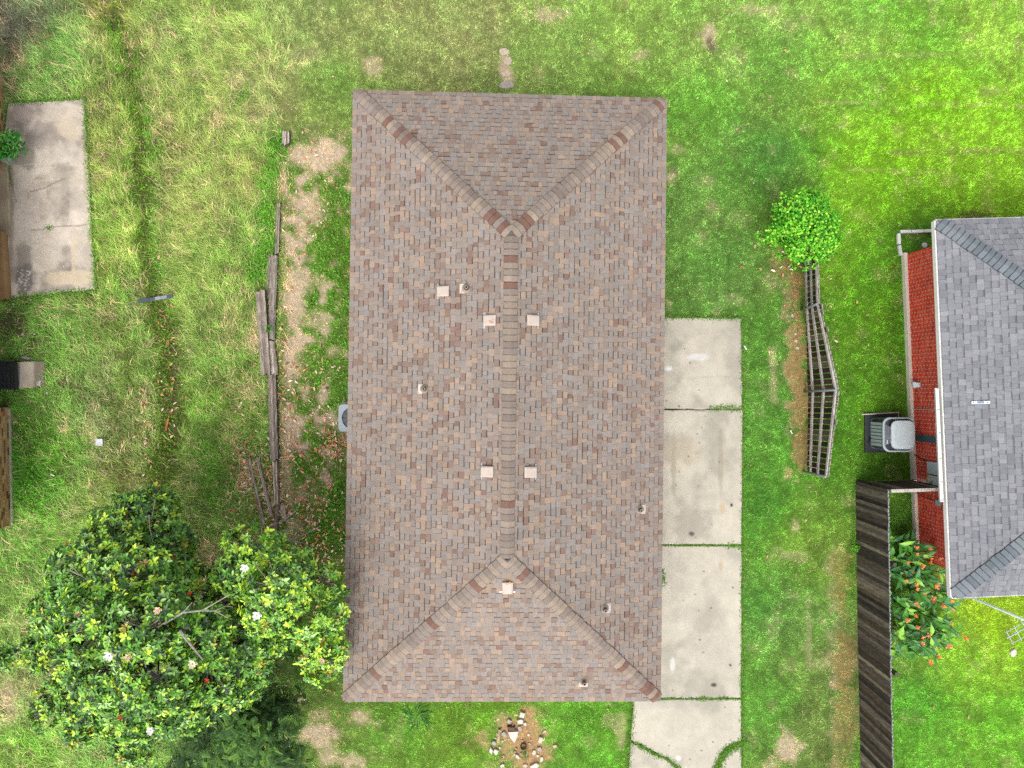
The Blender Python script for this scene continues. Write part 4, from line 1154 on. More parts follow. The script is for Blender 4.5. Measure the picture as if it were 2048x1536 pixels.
magnolia('magnolia_tree', 'big spreading magnolia with white blooms at lower left', P(345, 1150), L_BLOBS, 560, [26, 30, 20, 12, 9, 2, 16, .6],
    [(156,1318,4.3,'white'),(221,1310,5.9,'white'),(303,1459,4.3,'white'),(387,1326,5.9,'cream'),(158,1228,4.9,'peach'),(351,1114,4.2,'red'),(381,1186,5.2,'red'),(416,1360,5.5,'red'),(242,1434,4.9,'red'),(318,1219,6.4,'peach'),(258,1312,6.0,'peach')],
    [([[(328,1247,5.9),(366,1225,6.1),(404,1221,6.2),(458,1190,6.3)], [(404,1221,6.2),(430,1222,6.2),(456,1236,6.2)], [(366,1225,6.1),(384,1205,6.3)], [(430,1222,6.2),(450,1212,6.3),(466,1214,6.3)]], .022),
     ([[(360,1262,6.1),(382,1290,6.2),(406,1320,6.2)]], .03), ([[(128,1135,4.5),(160,1150,4.7),(202,1176,5.0)], [(140,1128,4.6),(158,1148,4.7)]], .018), ([[(298,1030,3.9),(300,1058,4.0),(306,1085,4.1)], [(310,1000,3.8),(303,1040,3.9)]], .018),
     ([[(240,1008,3.6),(232,1040,3.9)]], .012), ([[(0,1318,2.8),(30,1308,2.9),(80,1290,3.1),(120,1280,3.4)]], .012), ([[(330,1180,4.9),(352,1196,5.0)]], .03)], 21)
magnolia('magnolia_tree', 'smaller yellow-green magnolia whose branches touch the brown roof', P(530, 1215), R_BLOBS, 520, [14, 24, 26, 22, 9, 1.5, 10, .4],
    [(492,1135,5.0,'white'),(515,1230,5.3,'white'),(645,1320,4.0,'peach'),(549,1118,4.6,'red'),(636,1245,4.2,'cream')],
    [([[(528,1076,2.9),(540,1052,3.0),(566,1042,3.1),(597,1018,3.2)], [(528,1073,2.9),(562,1062,3.1),(602,1052,3.2)], [(566,1042,3.1),(588,1040,3.1),(596,1052,3.1)], [(553,1050,3.0),(570,1032,3.1),(585,1026,3.1)]], .018),
     ([[(542,1085,2.9),(572,1080,3.0),(600,1074,3.0),(641,1052,3.1)], [(572,1080,3.0),(605,1086,3.0),(632,1095,3.0)], [(600,1074,3.0),(616,1066,3.1),(622,1060,3.1)]], .018)], 33)

# feathery dark tree under the magnolias
def feather_tree():
    rng = np.random.default_rng(5); rnd = random.Random(5)
    base = P(470, 1500)
    root = empty('feathery_leaved_tree', base, 'low dark tree with feathery leaves below the magnolias', 'tree')
    top = [(430,1430,2.2),(500,1420,2.2),(540,1460,2.4),(470,1470,2.8),(400,1480,2.4),(520,1520,2.8),(440,1530,2.8),(370,1530,2.2),(570,1520,2.2),(555,1410,1.7),(500,1480,3.2),(480,1560,2.8),(400,1590,2.4)]
    mb = MB(); limb(mb, wander(base, P(475, 1500, 1.2), 3, .04, rnd), .07, .05, C(84,72,60), 8); mb.build('trunk', M['bark'], root)
    V, F, CC = [], [], []; off = 0
    for (px, py, z) in top:
        tip = P(px, py, z)
        mb = MB(); limb(mb, wander(P(475, 1500, 1.2), tip, 4, .05, rnd), .03, .008, C(100,88,72), 5); mb.build('branch', M['bark'], root)
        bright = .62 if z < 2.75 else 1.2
        for k in range(130):
            d = unit(np.array([rng.normal(), rng.normal(), rng.uniform(-.3, .45)])); st_ = np.array(tip) + unit(rng.normal(size=3)) * rng.uniform(0, .75) * np.array([1, 1, .5])
            fl = rng.uniform(.14, .34); side = unit(np.cross(d, [0, 0, 1])); m = 9
            s = np.linspace(.15, 1, m); pos = st_ + d * (s * fl)[:, None] - np.array([0, 0, 1]) * (s ** 2 * rng.uniform(.02, .16))[:, None]
            for sg in (-1, 1):
                dirs = np.repeat((side * sg + d * .55)[None], m, 0)
                c0 = np.array([C(62,108,44,1.3), C(46,88,38,1.2), C(90,132,50,1.4)])[rng.integers(3)] * bright * rng.uniform(.7, 1.2)
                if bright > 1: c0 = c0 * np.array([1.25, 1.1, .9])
                v, f, c = leaf_mesh(pos, dirs, np.repeat(np.array([[0, 0, 1.]]), m, 0), .07 * (1 - .4 * s), .021, np.repeat(c0[None], m, 0), .1, .1)
                V.append(v); F.append(f + off); CC.append(c); off += len(v)
    np_mesh('crown', np.concatenate(V), np.concatenate(F), np.concatenate(CC), M['soft_leaf'], root)
feather_tree()

def leafy(name, label, cat, base, blobs, dens, pal, wts, ln, wr, seed, flat=.8, crown='crown', stems=True):
    rng = np.random.default_rng(seed); rnd = random.Random(seed)
    root = empty(name, base, label, cat)
    bw = blobs_world(blobs)
    p, a = shell_points(bw, dens, rng, lo=.45, flat=flat, low=-.3)
    kp = fbm(p[:, 0] * 100 + p[:, 2] * 50, p[:, 1] * 100, 26, 3, seed) > (.27 if len(blobs) > 8 else 0); p, a = p[kp], a[kp]
    n = len(p); d = unit(rng.normal(size=(n, 3)) * np.array([1, 1, .45]) + a * .5)
    ups = unit(a + rng.normal(size=(n, 3)) * .35)
    l_ = rng.uniform(ln[0], ln[1], n)
    v, f, c = leaf_mesh(p, d, ups, l_, l_ * wr, pick_cols(n, pal, wts, .25, rng), .15, .15)
    np_mesh(crown, v, f, c, M['soft_leaf'], root)
    if stems:
        for c_, r in bw:
            mb = MB(); limb(mb, wander(base, Vector(c_), 4, .05, rnd), .022, .008, C(110,92,70), 5); mb.build('stem', M['bark'], root)
    return root
rs_ = random.Random(77); SHRUB = [(1610,448,44,1.9),(1634,462,36,1.9),(1590,462,36,1.7),(1616,496,30,1.6),(1628,418,30,2.0),(1558,478,20,1.4),(1582,420,28,2.0),(1570,446,26,1.85),(1656,440,24,1.95),(1656,490,22,1.85),(1600,402,20,2.05)]
while len(SHRUB) < 40:
    x_, y_ = rs_.uniform(1512, 1676), rs_.uniform(384, 538)
    if bool(in_poly(np.array([x_]), np.array([y_]), [(1566,408),(1600,402),(1632,384),(1664,420),(1668,480),(1648,516),(1612,532),(1584,508),(1545,494),(1514,474),(1552,460),(1558,428)])[0]):
        d_ = math.hypot(x_ - 1612, (y_ - 455) * 1.0) / 90; SHRUB.append((x_, y_, rs_.uniform(12, 26) * (1.1 - .4 * d_), 2.25 - 1.0 * d_ * d_ + rs_.uniform(-.15, .15)))
for k_ in range(20):
    t_ = k_ * .314 + rs_.uniform(-.12, .12); SHRUB.append((1606 + 66 * math.cos(t_) * rs_.uniform(.9, 1.2), 458 + 74 * math.sin(t_) * rs_.uniform(.9, 1.12), rs_.uniform(3.5, 9), rs_.uniform(1.4, 1.9)))
SHRUB += [(1516,472,6,1.1),(1528,480,8,1.2),(1538,470,9,1.3)]
leafy('vine_shrub', 'bright green bushy vine over the end of the leaning picket fence', 'shrub', P(1598, 500),
      SHRUB,
      2600, [C(74,158,38,1.75), C(104,186,42,1.75), C(150,212,62,1.7), C(50,118,32,1.3), C(186,226,88,1.6)], [28, 34, 22, 16, 8], (.045, .085), .8, 41)
leafy('patio_plant', 'glossy green plant overhanging the patio slab corner', 'plant', P(10, 290, .05),
      [(22,288,22,.6),(8,280,20,.6),(38,300,14,.45),(14,305,16,.5),(0,300,18,.5),(32,276,10,.5)], 900, [C(46,140,50,1.4), C(70,174,56,1.4), C(130,206,70,1.4), C(36,104,46,1.2)], [30, 34, 16, 20], (.10, .16), .3, 42)
leafy('weed_plant', 'small green weed growing at the foot of the dark fence', 'plant', P(1712, 1092), [(1713,1091,9,.2),(1710,1097,6,.15)], 2500, [C(90,170,40), C(120,190,50)], [1, 1], (.05, .09), .5, 43, stems=False)
leafy('weed_plant', 'small weed sprouting between the stacked timbers', 'plant', P(540, 656, .1), [(540,655,7,.34),(537,661,5,.3)], 3000, [C(70,160,44), C(100,180,50)], [1, 1], (.04, .07), .6, 44, stems=False)
leafy('weed_plant', 'weed with pale leaves inside the ring of stones', 'plant', P(1050, 1513), [(1050,1512,7,.18),(1048,1503,5,.14)], 2500, [C(100,170,84), C(70,140,60)], [1, 1], (.04, .08), .5, 45, stems=False)

# strappy grass clump by the front eave
def strap_clump(px, py, label):
    rng = np.random.default_rng(6); base = P(px, py)
    root = empty('ornamental_grass', base, label, 'plant'); n = 80
    t = rng.uniform(0, 2 * np.pi, n); r0 = rng.uniform(0, .22, n)
    p0 = np.stack([base.x + r0 * np.cos(t + 1), base.y + r0 * np.sin(t + 1), np.zeros(n)], -1)
    d = np.stack([np.cos(t), np.sin(t), rng.uniform(.15, .6, n)], -1)
    l_ = rng.uniform(.25, .5, n)
    v, f, c = leaf_mesh(p0, d, np.repeat([[0, 0, 1.]], n, 0), l_, .018, pick_cols(n, [C(120,172,108,1.8), C(146,190,124,1.8), C(110,164,80,1.8)], [1, 1, 1], .2, rng), .1, .5)
    np_mesh('leaves', v, f, c, M['soft_leaf'], root)
strap_clump(832, 1432, 'clump of blue-green strappy grass by the lower eave')

# ------------------------------------------------------------------ cannas
def canna_leaf_mesh(seed):
    r = random.Random(seed); pts = []; nl = 6; prof = [.06, .55, .95, 1.0, .72, .3, .02]
    col = r.choice([C(60,126,46,1.3), C(80,146,52,1.3), C(104,168,58,1.4), C(72,132,76,1.3), C(136,190,62,1.4)])
    faces, cols = [], []
    for i in range(nl + 1):
        t = i / nl; z = .10 * math.sin(t * 2.2) - .22 * t * t
        for q, zz in ((-1, .035), (-.5, .008), (0, -.01), (.5, .008), (1, .035)): pts.append((t, q * .17 * prof[i] * (1 + .08 * r.uniform(-1, 1)), z + zz * prof[i] + r.uniform(-.006, .006)))
    for i in range(nl):
        for j in range(4):
            faces.append((i * 5 + j, (i + 1) * 5 + j, (i + 1) * 5 + j + 1, i * 5 + j + 1)); k = r.uniform(.92, 1.08) * (1.12 if j in (1, 2) and i < 5 else 1); cols.append(tuple(x * k for x in col))
    mb = MB(); mb.idx(pts, faces, cols)
    o = mb.build('leaf', M['leaf'], smooth=True); me = o.data; bpy.data.objects.remove(o); return me
def canna_flower_mesh(seed):
    r = random.Random(seed); mb = MB()
    for k in range(16):
        t = k * 2.4; e = r.uniform(.2, 1.1); d = Vector((math.cos(t), math.sin(t), e)).normalized(); s = Vector((-math.sin(t), math.cos(t), .2)); o = Vector((r.uniform(-.03, .03), r.uniform(-.03, .03), r.uniform(0, .05))); l = r.uniform(.05, .085)
        c = vary(r.choice([C(255,150,60,1.4), C(255,165,84,1.4), C(250,124,52,1.4), C(255,184,126,1.4), C(250,165,145,1.3)]), .1)
        mb.idx([o, o + d * l * .5 - s * l * .32, o + d * l, o + d * l * .55 + s * l * .32], [(0, 1, 2, 3)], c)
    o = mb.build('flower', M['petal']); me = o.data; bpy.data.objects.remove(o); return me
CL = [canna_leaf_mesh(100 + i) for i in range(9)]; CF = [canna_flower_mesh(200 + i) for i in range(5)]
cpoly = [(1794,1072),(1836,1070),(1862,1105),(1884,1150),(1896,1196),(1922,1225),(1925,1262),(1905,1300),(1850,1318),(1796,1312)]
rc = random.Random(17); spots = []
while len(spots) < 44:
    x, y = rc.uniform(1788, 1930), rc.uniform(1066, 1322)
    if bool(in_poly(np.array([x]), np.array([y]), cpoly)[0]) and all((x - a) ** 2 + (y - b) ** 2 > 15 ** 2 for a, b in spots): spots.append((x, y))
for i, (x, y) in enumerate(spots):
    h = rc.uniform(.7, 1.15); edge = max(0, (x - 1860) / 60); top = P(x, y, h); base = Vector((top.x - rc.uniform(.0, .10), top.y + rc.uniform(-.05, .15), 0))
    base.x = max(base.x, P(1728, 1100).x + .12); base.x = min(base.x, NF(wu0, 0, 0).x - .2) if y < 1150 else base.x
    tall = x > 1860 or rc.random() < .4
    root = empty('canna_lily', base, 'orange flowering canna with broad leaves in the bed beside the dark fence', 'canna plant', 'cannas in the bed by the dark fence')
    mb = MB(); mb.tube([base, base.lerp(top, .6) + Vector((.02, 0, 0)), top], [.016, .013, .008], C(96,130,60), 6); mb.build('stem', M['soft_leaf'], root)
    for k in range(rc.randint(7, 10)):
        f = .2 + .8 * k / 8; p = base.lerp(top, min(f, 1)); lf = bpy.data.objects.new('leaf', rc.choice(CL)); COL.objects.link(lf); lf.parent = root
        lf.location = p - base; L_ = rc.uniform(.28, .44); lf.scale = (L_, L_ * rc.uniform(.8, 1.1), L_)
        az = k * 2.6 + rc.uniform(-.5, .5) if rc.random() < .6 else rc.uniform(-.9, .5)
        lf.rotation_euler = (rc.uniform(-.35, .35), -rc.uniform(.1, .75), az)
    if rc.random() < .66:
        for _ in range(1 if rc.random() < .7 else 2):
            fl = bpy.data.objects.new('flower', rc.choice(CF)); COL.objects.link(fl); fl.parent = root
            tp = top + Vector((rc.uniform(-.03, .12), rc.uniform(-.1, .06), rc.uniform(.12, .3)))
            fl.location = tp - base; s_ = rc.uniform(.5, 1.15); fl.scale = (s_, s_, s_); fl.rotation_euler = (0, 0, rc.uniform(0, 6))
            mb = MB(); mb.tube([top, tp], [.007, .004], C(110,120,60), 5); mb.build('flower_stalk', M['soft_leaf'], root)

# ------------------------------------------------------------------ air conditioners
def rrect(w, d, r, n=5):
    pts = []
    for cx, cy, a0 in ((w / 2 - r, d / 2 - r, 0), (-w / 2 + r, d / 2 - r, 90), (-w / 2 + r, -d / 2 + r, 180), (w / 2 - r, -d / 2 + r, 270)):
        for i in range(n + 1): t = math.radians(a0 + 90 * i / n); pts.append((cx + r * math.cos(t), cy + r * math.sin(t)))
    return pts
def loop_mesh(mb, c, rings, cols, x=Vector((1, 0, 0)), y=Vector((0, 1, 0)), cap=True):
    """rings: list of (polygon, z)"""
    c = Vector(c); b = len(mb.v); n = len(rings[0][0])
    for poly, z in rings:
        for p in poly: mb.v.append(tuple(c + x * p[0] + y * p[1] + Vector((0, 0, z))))
    for i in range(len(rings) - 1):
        for k in range(n): mb.f.append((b + i * n + k, b + i * n + (k + 1) % n, b + (i + 1) * n + (k + 1) % n, b + (i + 1) * n + k)); mb.c.append(cols[i])
    if cap: mb.f.append(tuple(b + (len(rings) - 1) * n + k for k in range(n))); mb.c.append(cols[-1])

pc = P(1764, 866); ac1 = empty('condenser_unit', pc, 'large grey louvred air conditioner on a black pad by the brick wall', 'air conditioner')
mb = MB(); mb.box(pc + Vector((0, 0, -.01)), (1.06, 1.12, .085), C(52,56,62)); mb.build('pad', M['plastic'], ac1, bevel=.01)
bc = pc + Vector((.02, .0, .075)); gm = C(104,112,112); gl_ = C(168,178,182)
mb = MB(); loop_mesh(mb, bc, [(rrect(.84, .90, .12), 0), (rrect(.84, .90, .12), .05), (rrect(.79, .85, .12), .051), (rrect(.79, .85, .12), .66), (rrect(.84, .90, .13), .67)], [gm, gm, C(58,62,62), gm, gm]); mb.build('cabinet', M['paint'], ac1)
for k in range(7):       # vertical-face louvres: long slats around the left side
    for sx, nm in ((-1, 'louvre'),):
        y0 = -.34 + k * .098
        mb = MB(); mb.hexa([bc + Vector((-.425, y0, .07)), bc + Vector((-.385, y0, .07)), bc + Vector((-.385, y0 + .08, .07)), bc + Vector((-.437, y0 + .08, .07)),
                            bc + Vector((-.425, y0, .64)), bc + Vector((-.385, y0, .64)), bc + Vector((-.385, y0 + .08, .64)), bc + Vector((-.437, y0 + .08, .64))], C(168,182,182,1.15)); mb.build(nm, M['paint'], ac1)
for k in range(6):
    x0 = -.3 + k * .1
    for sy in (-1, 1):
        mb = MB(); mb.box(bc + Vector((x0 + .04, sy * .435, .07)), (.08, .02, .57), C(140,152,152)); mb.build('louvre', M['paint'], ac1)
mb = MB()
loop_mesh(mb, bc, [(rrect(.90, .95, .2, 7), .67), (rrect(.92, .97, .2, 7), .73), (rrect(.88, .93, .2, 7), .755), (rrect(.82, .88, .19, 7), .745), (rrect(.80, .86, .18, 7), .70)], [gl_, C(190,202,212), gl_, C(70,74,80), C(60,62,66)])
tg = mb.build('top_ring', M['paint'], ac1)
for k in range(9):       # guard wires seen beside the lid
    mb = MB(); r_ = .40 - k * .035
    mb.tube([bc + Vector((-.40 + k * .016, -.30 + .01 * k, .745 + k * .006)), bc + Vector((-.41 + k * .016, 0, .75 + k * .006)), bc + Vector((-.40 + k * .016, .30 - .01 * k, .745 + k * .006))], .004, C(170,178,186), 4); mb.build('guard_wire', M['steel'], tg)
mb = MB(); loop_mesh(mb, bc + Vector((.05, 0, 0)), [(rrect(.62, .74, .16, 7), .80), (rrect(.68, .80, .18, 7), .83), (rrect(.66, .78, .18, 7), .85), (rrect(.5, .6, .16, 7), .868)], [gl_, C(184,194,198), C(190,199,201), C(186,195,197)]); lid = mb.build('lid', M['paint'], ac1)
for k in range(4):
    t_ = math.radians(45 + 90 * k); mb = MB(); mb.box(bc + Vector((.05 + .28 * math.cos(t_), .3 * math.sin(t_), .72)), (.04, .04, .085), C(120,126,130)); mb.build('lid_support', M['paint'], ac1)
mb = MB(); mb.box(bc + Vector((-.365, -.2, .757)), (.02, .10, .03), C(226,230,234)); mb.build('badge', M['plastic'], ac1)
mb = MB(); a = bc + Vector((-.46, -.1, .02)); mb.tube([a, a + Vector((.02, -.08, .05)), a + Vector((-.02, -.16, .02)), a + Vector((.04, -.26, .02)), a + Vector((.1, -.30, .03))], .013, C(36,38,42), 6); mb.build('drain_hose', M['plastic'], ac1)
fr_ = MB(); a, b = P(1723, 829, .12), P(1797, 825, .12); fr_.tube([a, b, P(1798, 840, .12)], .018, C(216,212,200), 6); 
ac_frame = fr_.build('white_pipe', M['plastic'], label='thin white pipe laid around the black condenser pad', cat='pipe')

pc = P(712, 838); ac2 = empty('condenser_unit', pc, 'grey air conditioner half hidden under the brown roof eave', 'air conditioner')
c3 = Vector((P(703, 836, .8).x, P(703, 836, .8).y, 0))
pc2 = c3; ac2.location = c3
mb = MB(); mb.box(c3 + Vector((0, 0, -.01)), (.82, .86, .07), C(150,146,140)); mb.build('pad', M['concrete'], ac2)
mb = MB(); loop_mesh(mb, c3 + Vector((0, 0, .06)), [(rrect(.70, .72, .08), 0), (rrect(.70, .72, .08), .66)], [C(96,104,108), C(90, 98, 100)]); mb.build('cabinet', M['paint'], ac2)
circ = [(.27 * math.cos(2 * math.pi * (k + 3) / 24), .29 * math.sin(2 * math.pi * (k + 3) / 24)) for k in range(24)]
mb = MB(); loop_mesh(mb, c3 + Vector((0, 0, .72)), [(rrect(.72, .74, .11), -.02), (rrect(.73, .75, .11), .03), (rrect(.71, .73, .11), .045), (circ, .04), (circ, -.03)], [C(150,162,170), C(176,188,196), C(178,190,198), C(40,42,48), C(34,36,42)]); mb.build('top_panel', M['paint'], ac2)
mb = MB(); mb.lathe(c3 + Vector((0, 0, .72)), [(.13, -.02), (.13, .02), (.08, .05), (.02, .06)], C(176,184,192), 16); mb.build('fan_motor', M['paint'], ac2, smooth=True)
for k in range(10):
    t_ = 2 * math.pi * k / 10; mb = MB(); mb.tube([c3 + Vector((.12 * math.cos(t_), .12 * math.sin(t_), .755)), c3 + Vector((.275 * math.cos(t_), .29 * math.sin(t_), .765))], .004, C(60,64,70), 4); mb.build('guard_wire', M['steel'], ac2)

# ------------------------------------------------------------------ aerial, edging and small things
mp_ = P(1957, 1201, ZE2); mbase = Vector((mp_.x, mp_.y, 0))
ae = empty('tv_aerial', mbase, 'silver television aerial on a mast beside the grey roof corner', 'aerial')
ztop = 4.35
mb = MB(); mb.tube([mbase, mbase + Vector((0, 0, ztop))], .028, C(222,230,236,1.4), 10); mb.build('mast', M['steel'], ae, smooth=True)
mtop = mbase + Vector((0, 0, ztop - .1))
bpts = [P(2012, 1276, ztop - .12), P(2075, 1238, ztop - .1)]
bdir = (mtop - bpts[0]).normalized(); boom0 = bpts[0]; boom1 = mtop + bdir * 1.0
boom0.z = boom1.z = ztop - .1
mb = MB(); mb.tube([boom0, boom1], .016, C(210,214,218), 6); bo = mb.build('boom', M['steel'], ae)
perp = Vector((-bdir.y, bdir.x, 0))
for k, hl in enumerate((.18, .2, .26, .34, .42, .5, .55)):
    p_ = boom0 + bdir * (.06 + k * .21) + Vector((0, 0, .018)); mb = MB(); mb.tube([p_ - perp * hl, p_ + perp * hl], .008, C(222,226,232), 5); mb.build('element', M['steel'], bo)
for s_ in (-1, 1):
    mb = MB(); mb.tube([boom0 + bdir * .02 + perp * s_ * .14 + Vector((0, 0, .03)), boom0 + bdir * .7 + perp * s_ * .16 + Vector((0, 0, .03))], .008, C(222,226,232), 5); mb.build('element', M['steel'], bo)

ed = empty('bed_edging', P(1800, 470), 'low white painted edging around the grass corner by the brick house', 'edging')
pts = [(1803, 512), (1799, 490), (1798, 467), (1820, 467), (1845, 466), (1872, 465)]
for k in range(len(pts) - 1):
    a, b = P(*pts[k]), P(*pts[k + 1]); d = b - a; nr = Vector((-d.y, d.x, 0)).normalized()
    mb = MB(); mb.obox(a + d.normalized() * .01, d - d.normalized() * .02, nr * .09, (0, 0, .09), vary(C(226,226,220,1.2), .12)); mb.build('block', M['concrete'], ed, bevel=.015)
mb = MB(); mb.lathe(P(1847, 491), [(.075, 0), (.078, .06), (.06, .075), (.02, .08)], C(214,226,232), 14); mb.build('cleanout_cap', M['plastic'], label='round white cleanout cap in the grass corner', cat='cap', smooth=False)

def rock(px, py, sx, sy, rot, col, label, h=.09, seed=0, group='stones', name='stone', sides=7, cat='stone', z=0.0):
    r = random.Random(int(px * 31 + py * 7 + seed)); a = P(px, py, z); poly = []
    for k in range(sides):
        t = 2 * math.pi * k / sides + r.uniform(-.18, .18); q = r.uniform(.82, 1.12)
        # superellipse: blocky outline
        c, s = math.cos(t), math.sin(t); e = .62
        x = math.copysign(abs(c) ** e, c) * sx / 140 * q; y = math.copysign(abs(s) ** e, s) * sy / 140 * q
        poly.append((x * math.cos(rot) - y * math.sin(rot), x * math.sin(rot) + y * math.cos(rot)))
    mb = MB(); rings = [([(p[0] * 1.0, p[1] * 1.0) for p in poly], -.02), (poly, h * .7), ([(p[0] * .84 + r.uniform(-.008, .008), p[1] * .84 + r.uniform(-.008, .008)) for p in poly], h), ]
    loop_mesh(mb, a, rings, [tuple(x * .8 for x in col), vary(col, .08), vary(col, .05)])
    return mb.build(name, M['stone'], label=label, cat=cat, group=group, origin=a)
W_ = C(226,218,204,1.1); W2_ = C(214,202,184,1.1); G_ = C(192,186,176)
RB = [(1044,1428,13,13,.7,W_,'white square stone topmost of the front stone ring',.10,4),(1040,1441,13,10,.3,W_,'white chipped stone just below the topmost square one',.09,5),(1018,1441,11,11,.1,G_,'grey square stone left in the upper stone ring',.08,4),
 (1050,1447,6,7,0,W_,'tiny white stone right of the chipped one',.05,5),(1022,1454,15,9,-.1,C(120,98,84),'brown rounded stone above the big wedge stone',.12,9),(1040,1456,8,10,.4,G_,'small grey stone right of the big wedge stone',.06,6),
 (1008,1467,10,12,.5,G_,'greyish stone left of the big wedge stone',.06,6),(988,1484,9,9,.8,C(190,182,176),'small grey stone at the left of the ring',.07,5),
 (982,1499,8,15,.05,W_,'narrow white stone of the left pair',.08,4),(992,1502,11,13,.2,W_,'broad white stone of the left pair',.08,4),(1081,1477,10,14,-.3,W2_,'upright white stone at the right of the ring',.09,5),
 (1110,1491,8,7,.2,C(226,196,170),'pinkish stone lying outside the ring to the right',.06,8),(1079,1497,11,9,.1,G_,'flat grey stone below the upright right one',.06,5),(1068,1504,7,9,-.6,W_,'small oval white stone inside right',.05,8),
 (1035,1512,8,13,.35,W_,'white pointed stone left of the pale weed',.07,4),(1075,1511,5,5,0,W_,'pebble-sized white stone at lower right',.04,7),(1083,1517,6,10,-.1,W_,'slim white stone at lower right',.06,5),
 (1070,1530,20,11,.5,W_,'long white stone at the lower right of the ring',.08,6),(1050,1530,9,7,.2,W2_,'small flat stone at the bottom of the ring',.05,6),(1006,1513,9,7,.3,C(206,160,144),'reddish brick chip at lower left of the ring',.04,6),
 (1089,1462,12,4,.5,W2_,'thin stone sliver at the upper right of the ring',.04,4),(1005,1530,9,6,.6,W_,'white stone at the lower left of the ring',.05,6)]
RB = [(a, b, c * 1.08, d * 1.08, *r) for (a, b, c, d, *r) in RB]
rk = random.Random(3)
for i in range(26):
    t = rk.uniform(0, 6.28); q = rk.uniform(.2, 1); x, y = 1036 + 50 * q * math.cos(t), 1488 + 42 * q * math.sin(t); sz = rk.uniform(3, 6.5)
    rock(x, y, sz, sz * rk.uniform(.6, 1.1), rk.uniform(0, 3), vary(rk.choice([W_, W2_, G_, C(190,160,140)]), .1), 'small rubble chip among the stones of the front ring', .04, group='rubble chips in the front ring', sides=5)
for (px, py, sx, sy, ro, co, la, h, sd_) in RB: rock(px, py, sx, sy, ro, co, la, h, group='stones of the front ring', sides=sd_ if sd_ > 4 else 4)
# big wedge
a = P(1026, 1468); q = [P(1015, 1460), P(1037, 1459), P(1035, 1471), P(1028, 1484), P(1018, 1470)]
mb = MB(); mb.prism([(p.x, p.y) for p in reversed(q)], -.02, .11, W_, .1); mb.build('stone', M['stone'], label='big pale wedge shaped stone in the front ring', cat='stone', group='stones of the front ring', origin=a)
mb = MB(); mb.tube([P(999, 1459, .05), P(998, 1472, .06), P(996, 1484, .05)], [.035, .045, .05], C(206,178,142), 8); mb.build('driftwood', M['wood_y'], label='short pale piece of driftwood left of the wedge stone', cat='wood', origin=P(998, 1472))
mb = MB(); mb.tube([P(1047, 1494, 0), P(1047, 1494, .12)], [.10, .085], C(176,148,116), 10, cap=False); mb.lathe(P(1047, 1494, .03), [(.08, 0), (.01, .005)], C(186,158,122,1.2), 10); mb.build('hollow_stump', M['bark'], label='small hollow brown stump in the stone ring', cat='stump', origin=P(1047, 1494))
rock(1013, 171, 30, 15, .1, C(186,178,164), 'flat grey stone at the middle of the upper eave', .06, sides=9, group=None)
for x_, y_, a_, b_, l_ in [(1008,104,20,15,'upper'), (1015,123,17,17,'middle'), (1012,148,18,13,'lower')]: rock(x_, y_, a_, b_, .2, C(206,190,168), l_ + ' of three pale flat stones in the lawn above the roof', .025, sides=9, group='pale flat stones above the roof')
rock(2025, 1305, 16, 14, .4, C(232,228,216), 'white stone in the lawn below the aerial', .06, sides=7, group=None)
rock(20, 322, 20, 18, .4, C(196,196,192), 'grey concrete block below the patio plant', .22, sides=4, group=None, z=.07)
rock(79, 766, 15, 14, .6, C(206,206,200), 'square white tile on the landing slab corner', .03, sides=4, group=None, z=.05, name='tile', cat='tile')
rock(54, 716, 26, 8, -.05, C(160,156,146), 'grey paving block above the landing slab', .07, sides=4, group=None, name='paving_block', cat='block')
for i, (x, y, s_) in enumerate([(1584, 631, 7), (1590, 668, 6), (1591, 682, 7), (1594, 696, 7)]):
    rock(x, y, s_ * .8, s_, .3 * i, C(216,210,202), ['uppermost', 'second', 'third', 'lowest'][i] + ' of the white pebbles left of the leaning fence', .04, group='pebbles by the leaning fence', sides=6)
for i, (x, y) in enumerate([(46, 669), (70, 668), (22, 600), (95, 786), (28, 609), (62, 600), (86, 748)]):
    rock(x, y, 5, 5, i, C(214,208,200), ['white pebble nearest the tan wall, upper dirt patch', 'white pebble right of the dirt patch', 'brown pebble below the patio corner', 'white pebble lowest right of the landing slab', 'second pebble below the patio corner', 'small pebble in the grass below the patio', 'pebble by the right end of the landing slab'][i], .035, group='pebbles by the landing', sides=6)
# white box and dark strip in the meadow, planks and bits
c = P(203, 884); mb = MB(); loop_mesh(mb, c, [(rrect(.17, .16, .02), 0), (rrect(.2, .19, .02), .14), (rrect(.18, .17, .02), .142), (rrect(.17, .16, .02), .12)], [C(226,228,230), C(240,242,244), C(214,216,220), C(222,226,230)]); mb.build('plastic_tub', M['plastic'], label='small white plastic tub in the left grass', cat='tub', origin=c)
c = P(310, 598); a, b = P(276, 603, .12), P(346, 592, .14); d = b - a; nr = Vector((-d.y, d.x, 0)).normalized()
mb = MB()
for k in range(6):
    p_ = a + d * (k / 6); mb.obox(p_ - nr * .045 + Vector((0, 0, .012 * (k % 2))), d / 6 * .98, nr * .09, (0, 0, .02), vary(C(74,88,104) if k not in (3, 4) else C(150,160,172), .2))
mb.build('metal_strip', M['paint'], label='blue-black metal strip lying in the left grass', cat='strip', origin=c)
c = P(333, 850); mb = MB(); mb.obox(P(330, 862, .05), P(335, 838, .07) - P(330, 862, .05), (.06, .01, 0), (0, 0, .03), C(190,128,72)); mb.build('wood_scrap', M['wood_y'], label='orange-brown wood scrap in the dark grass strip', cat='wood', origin=c)
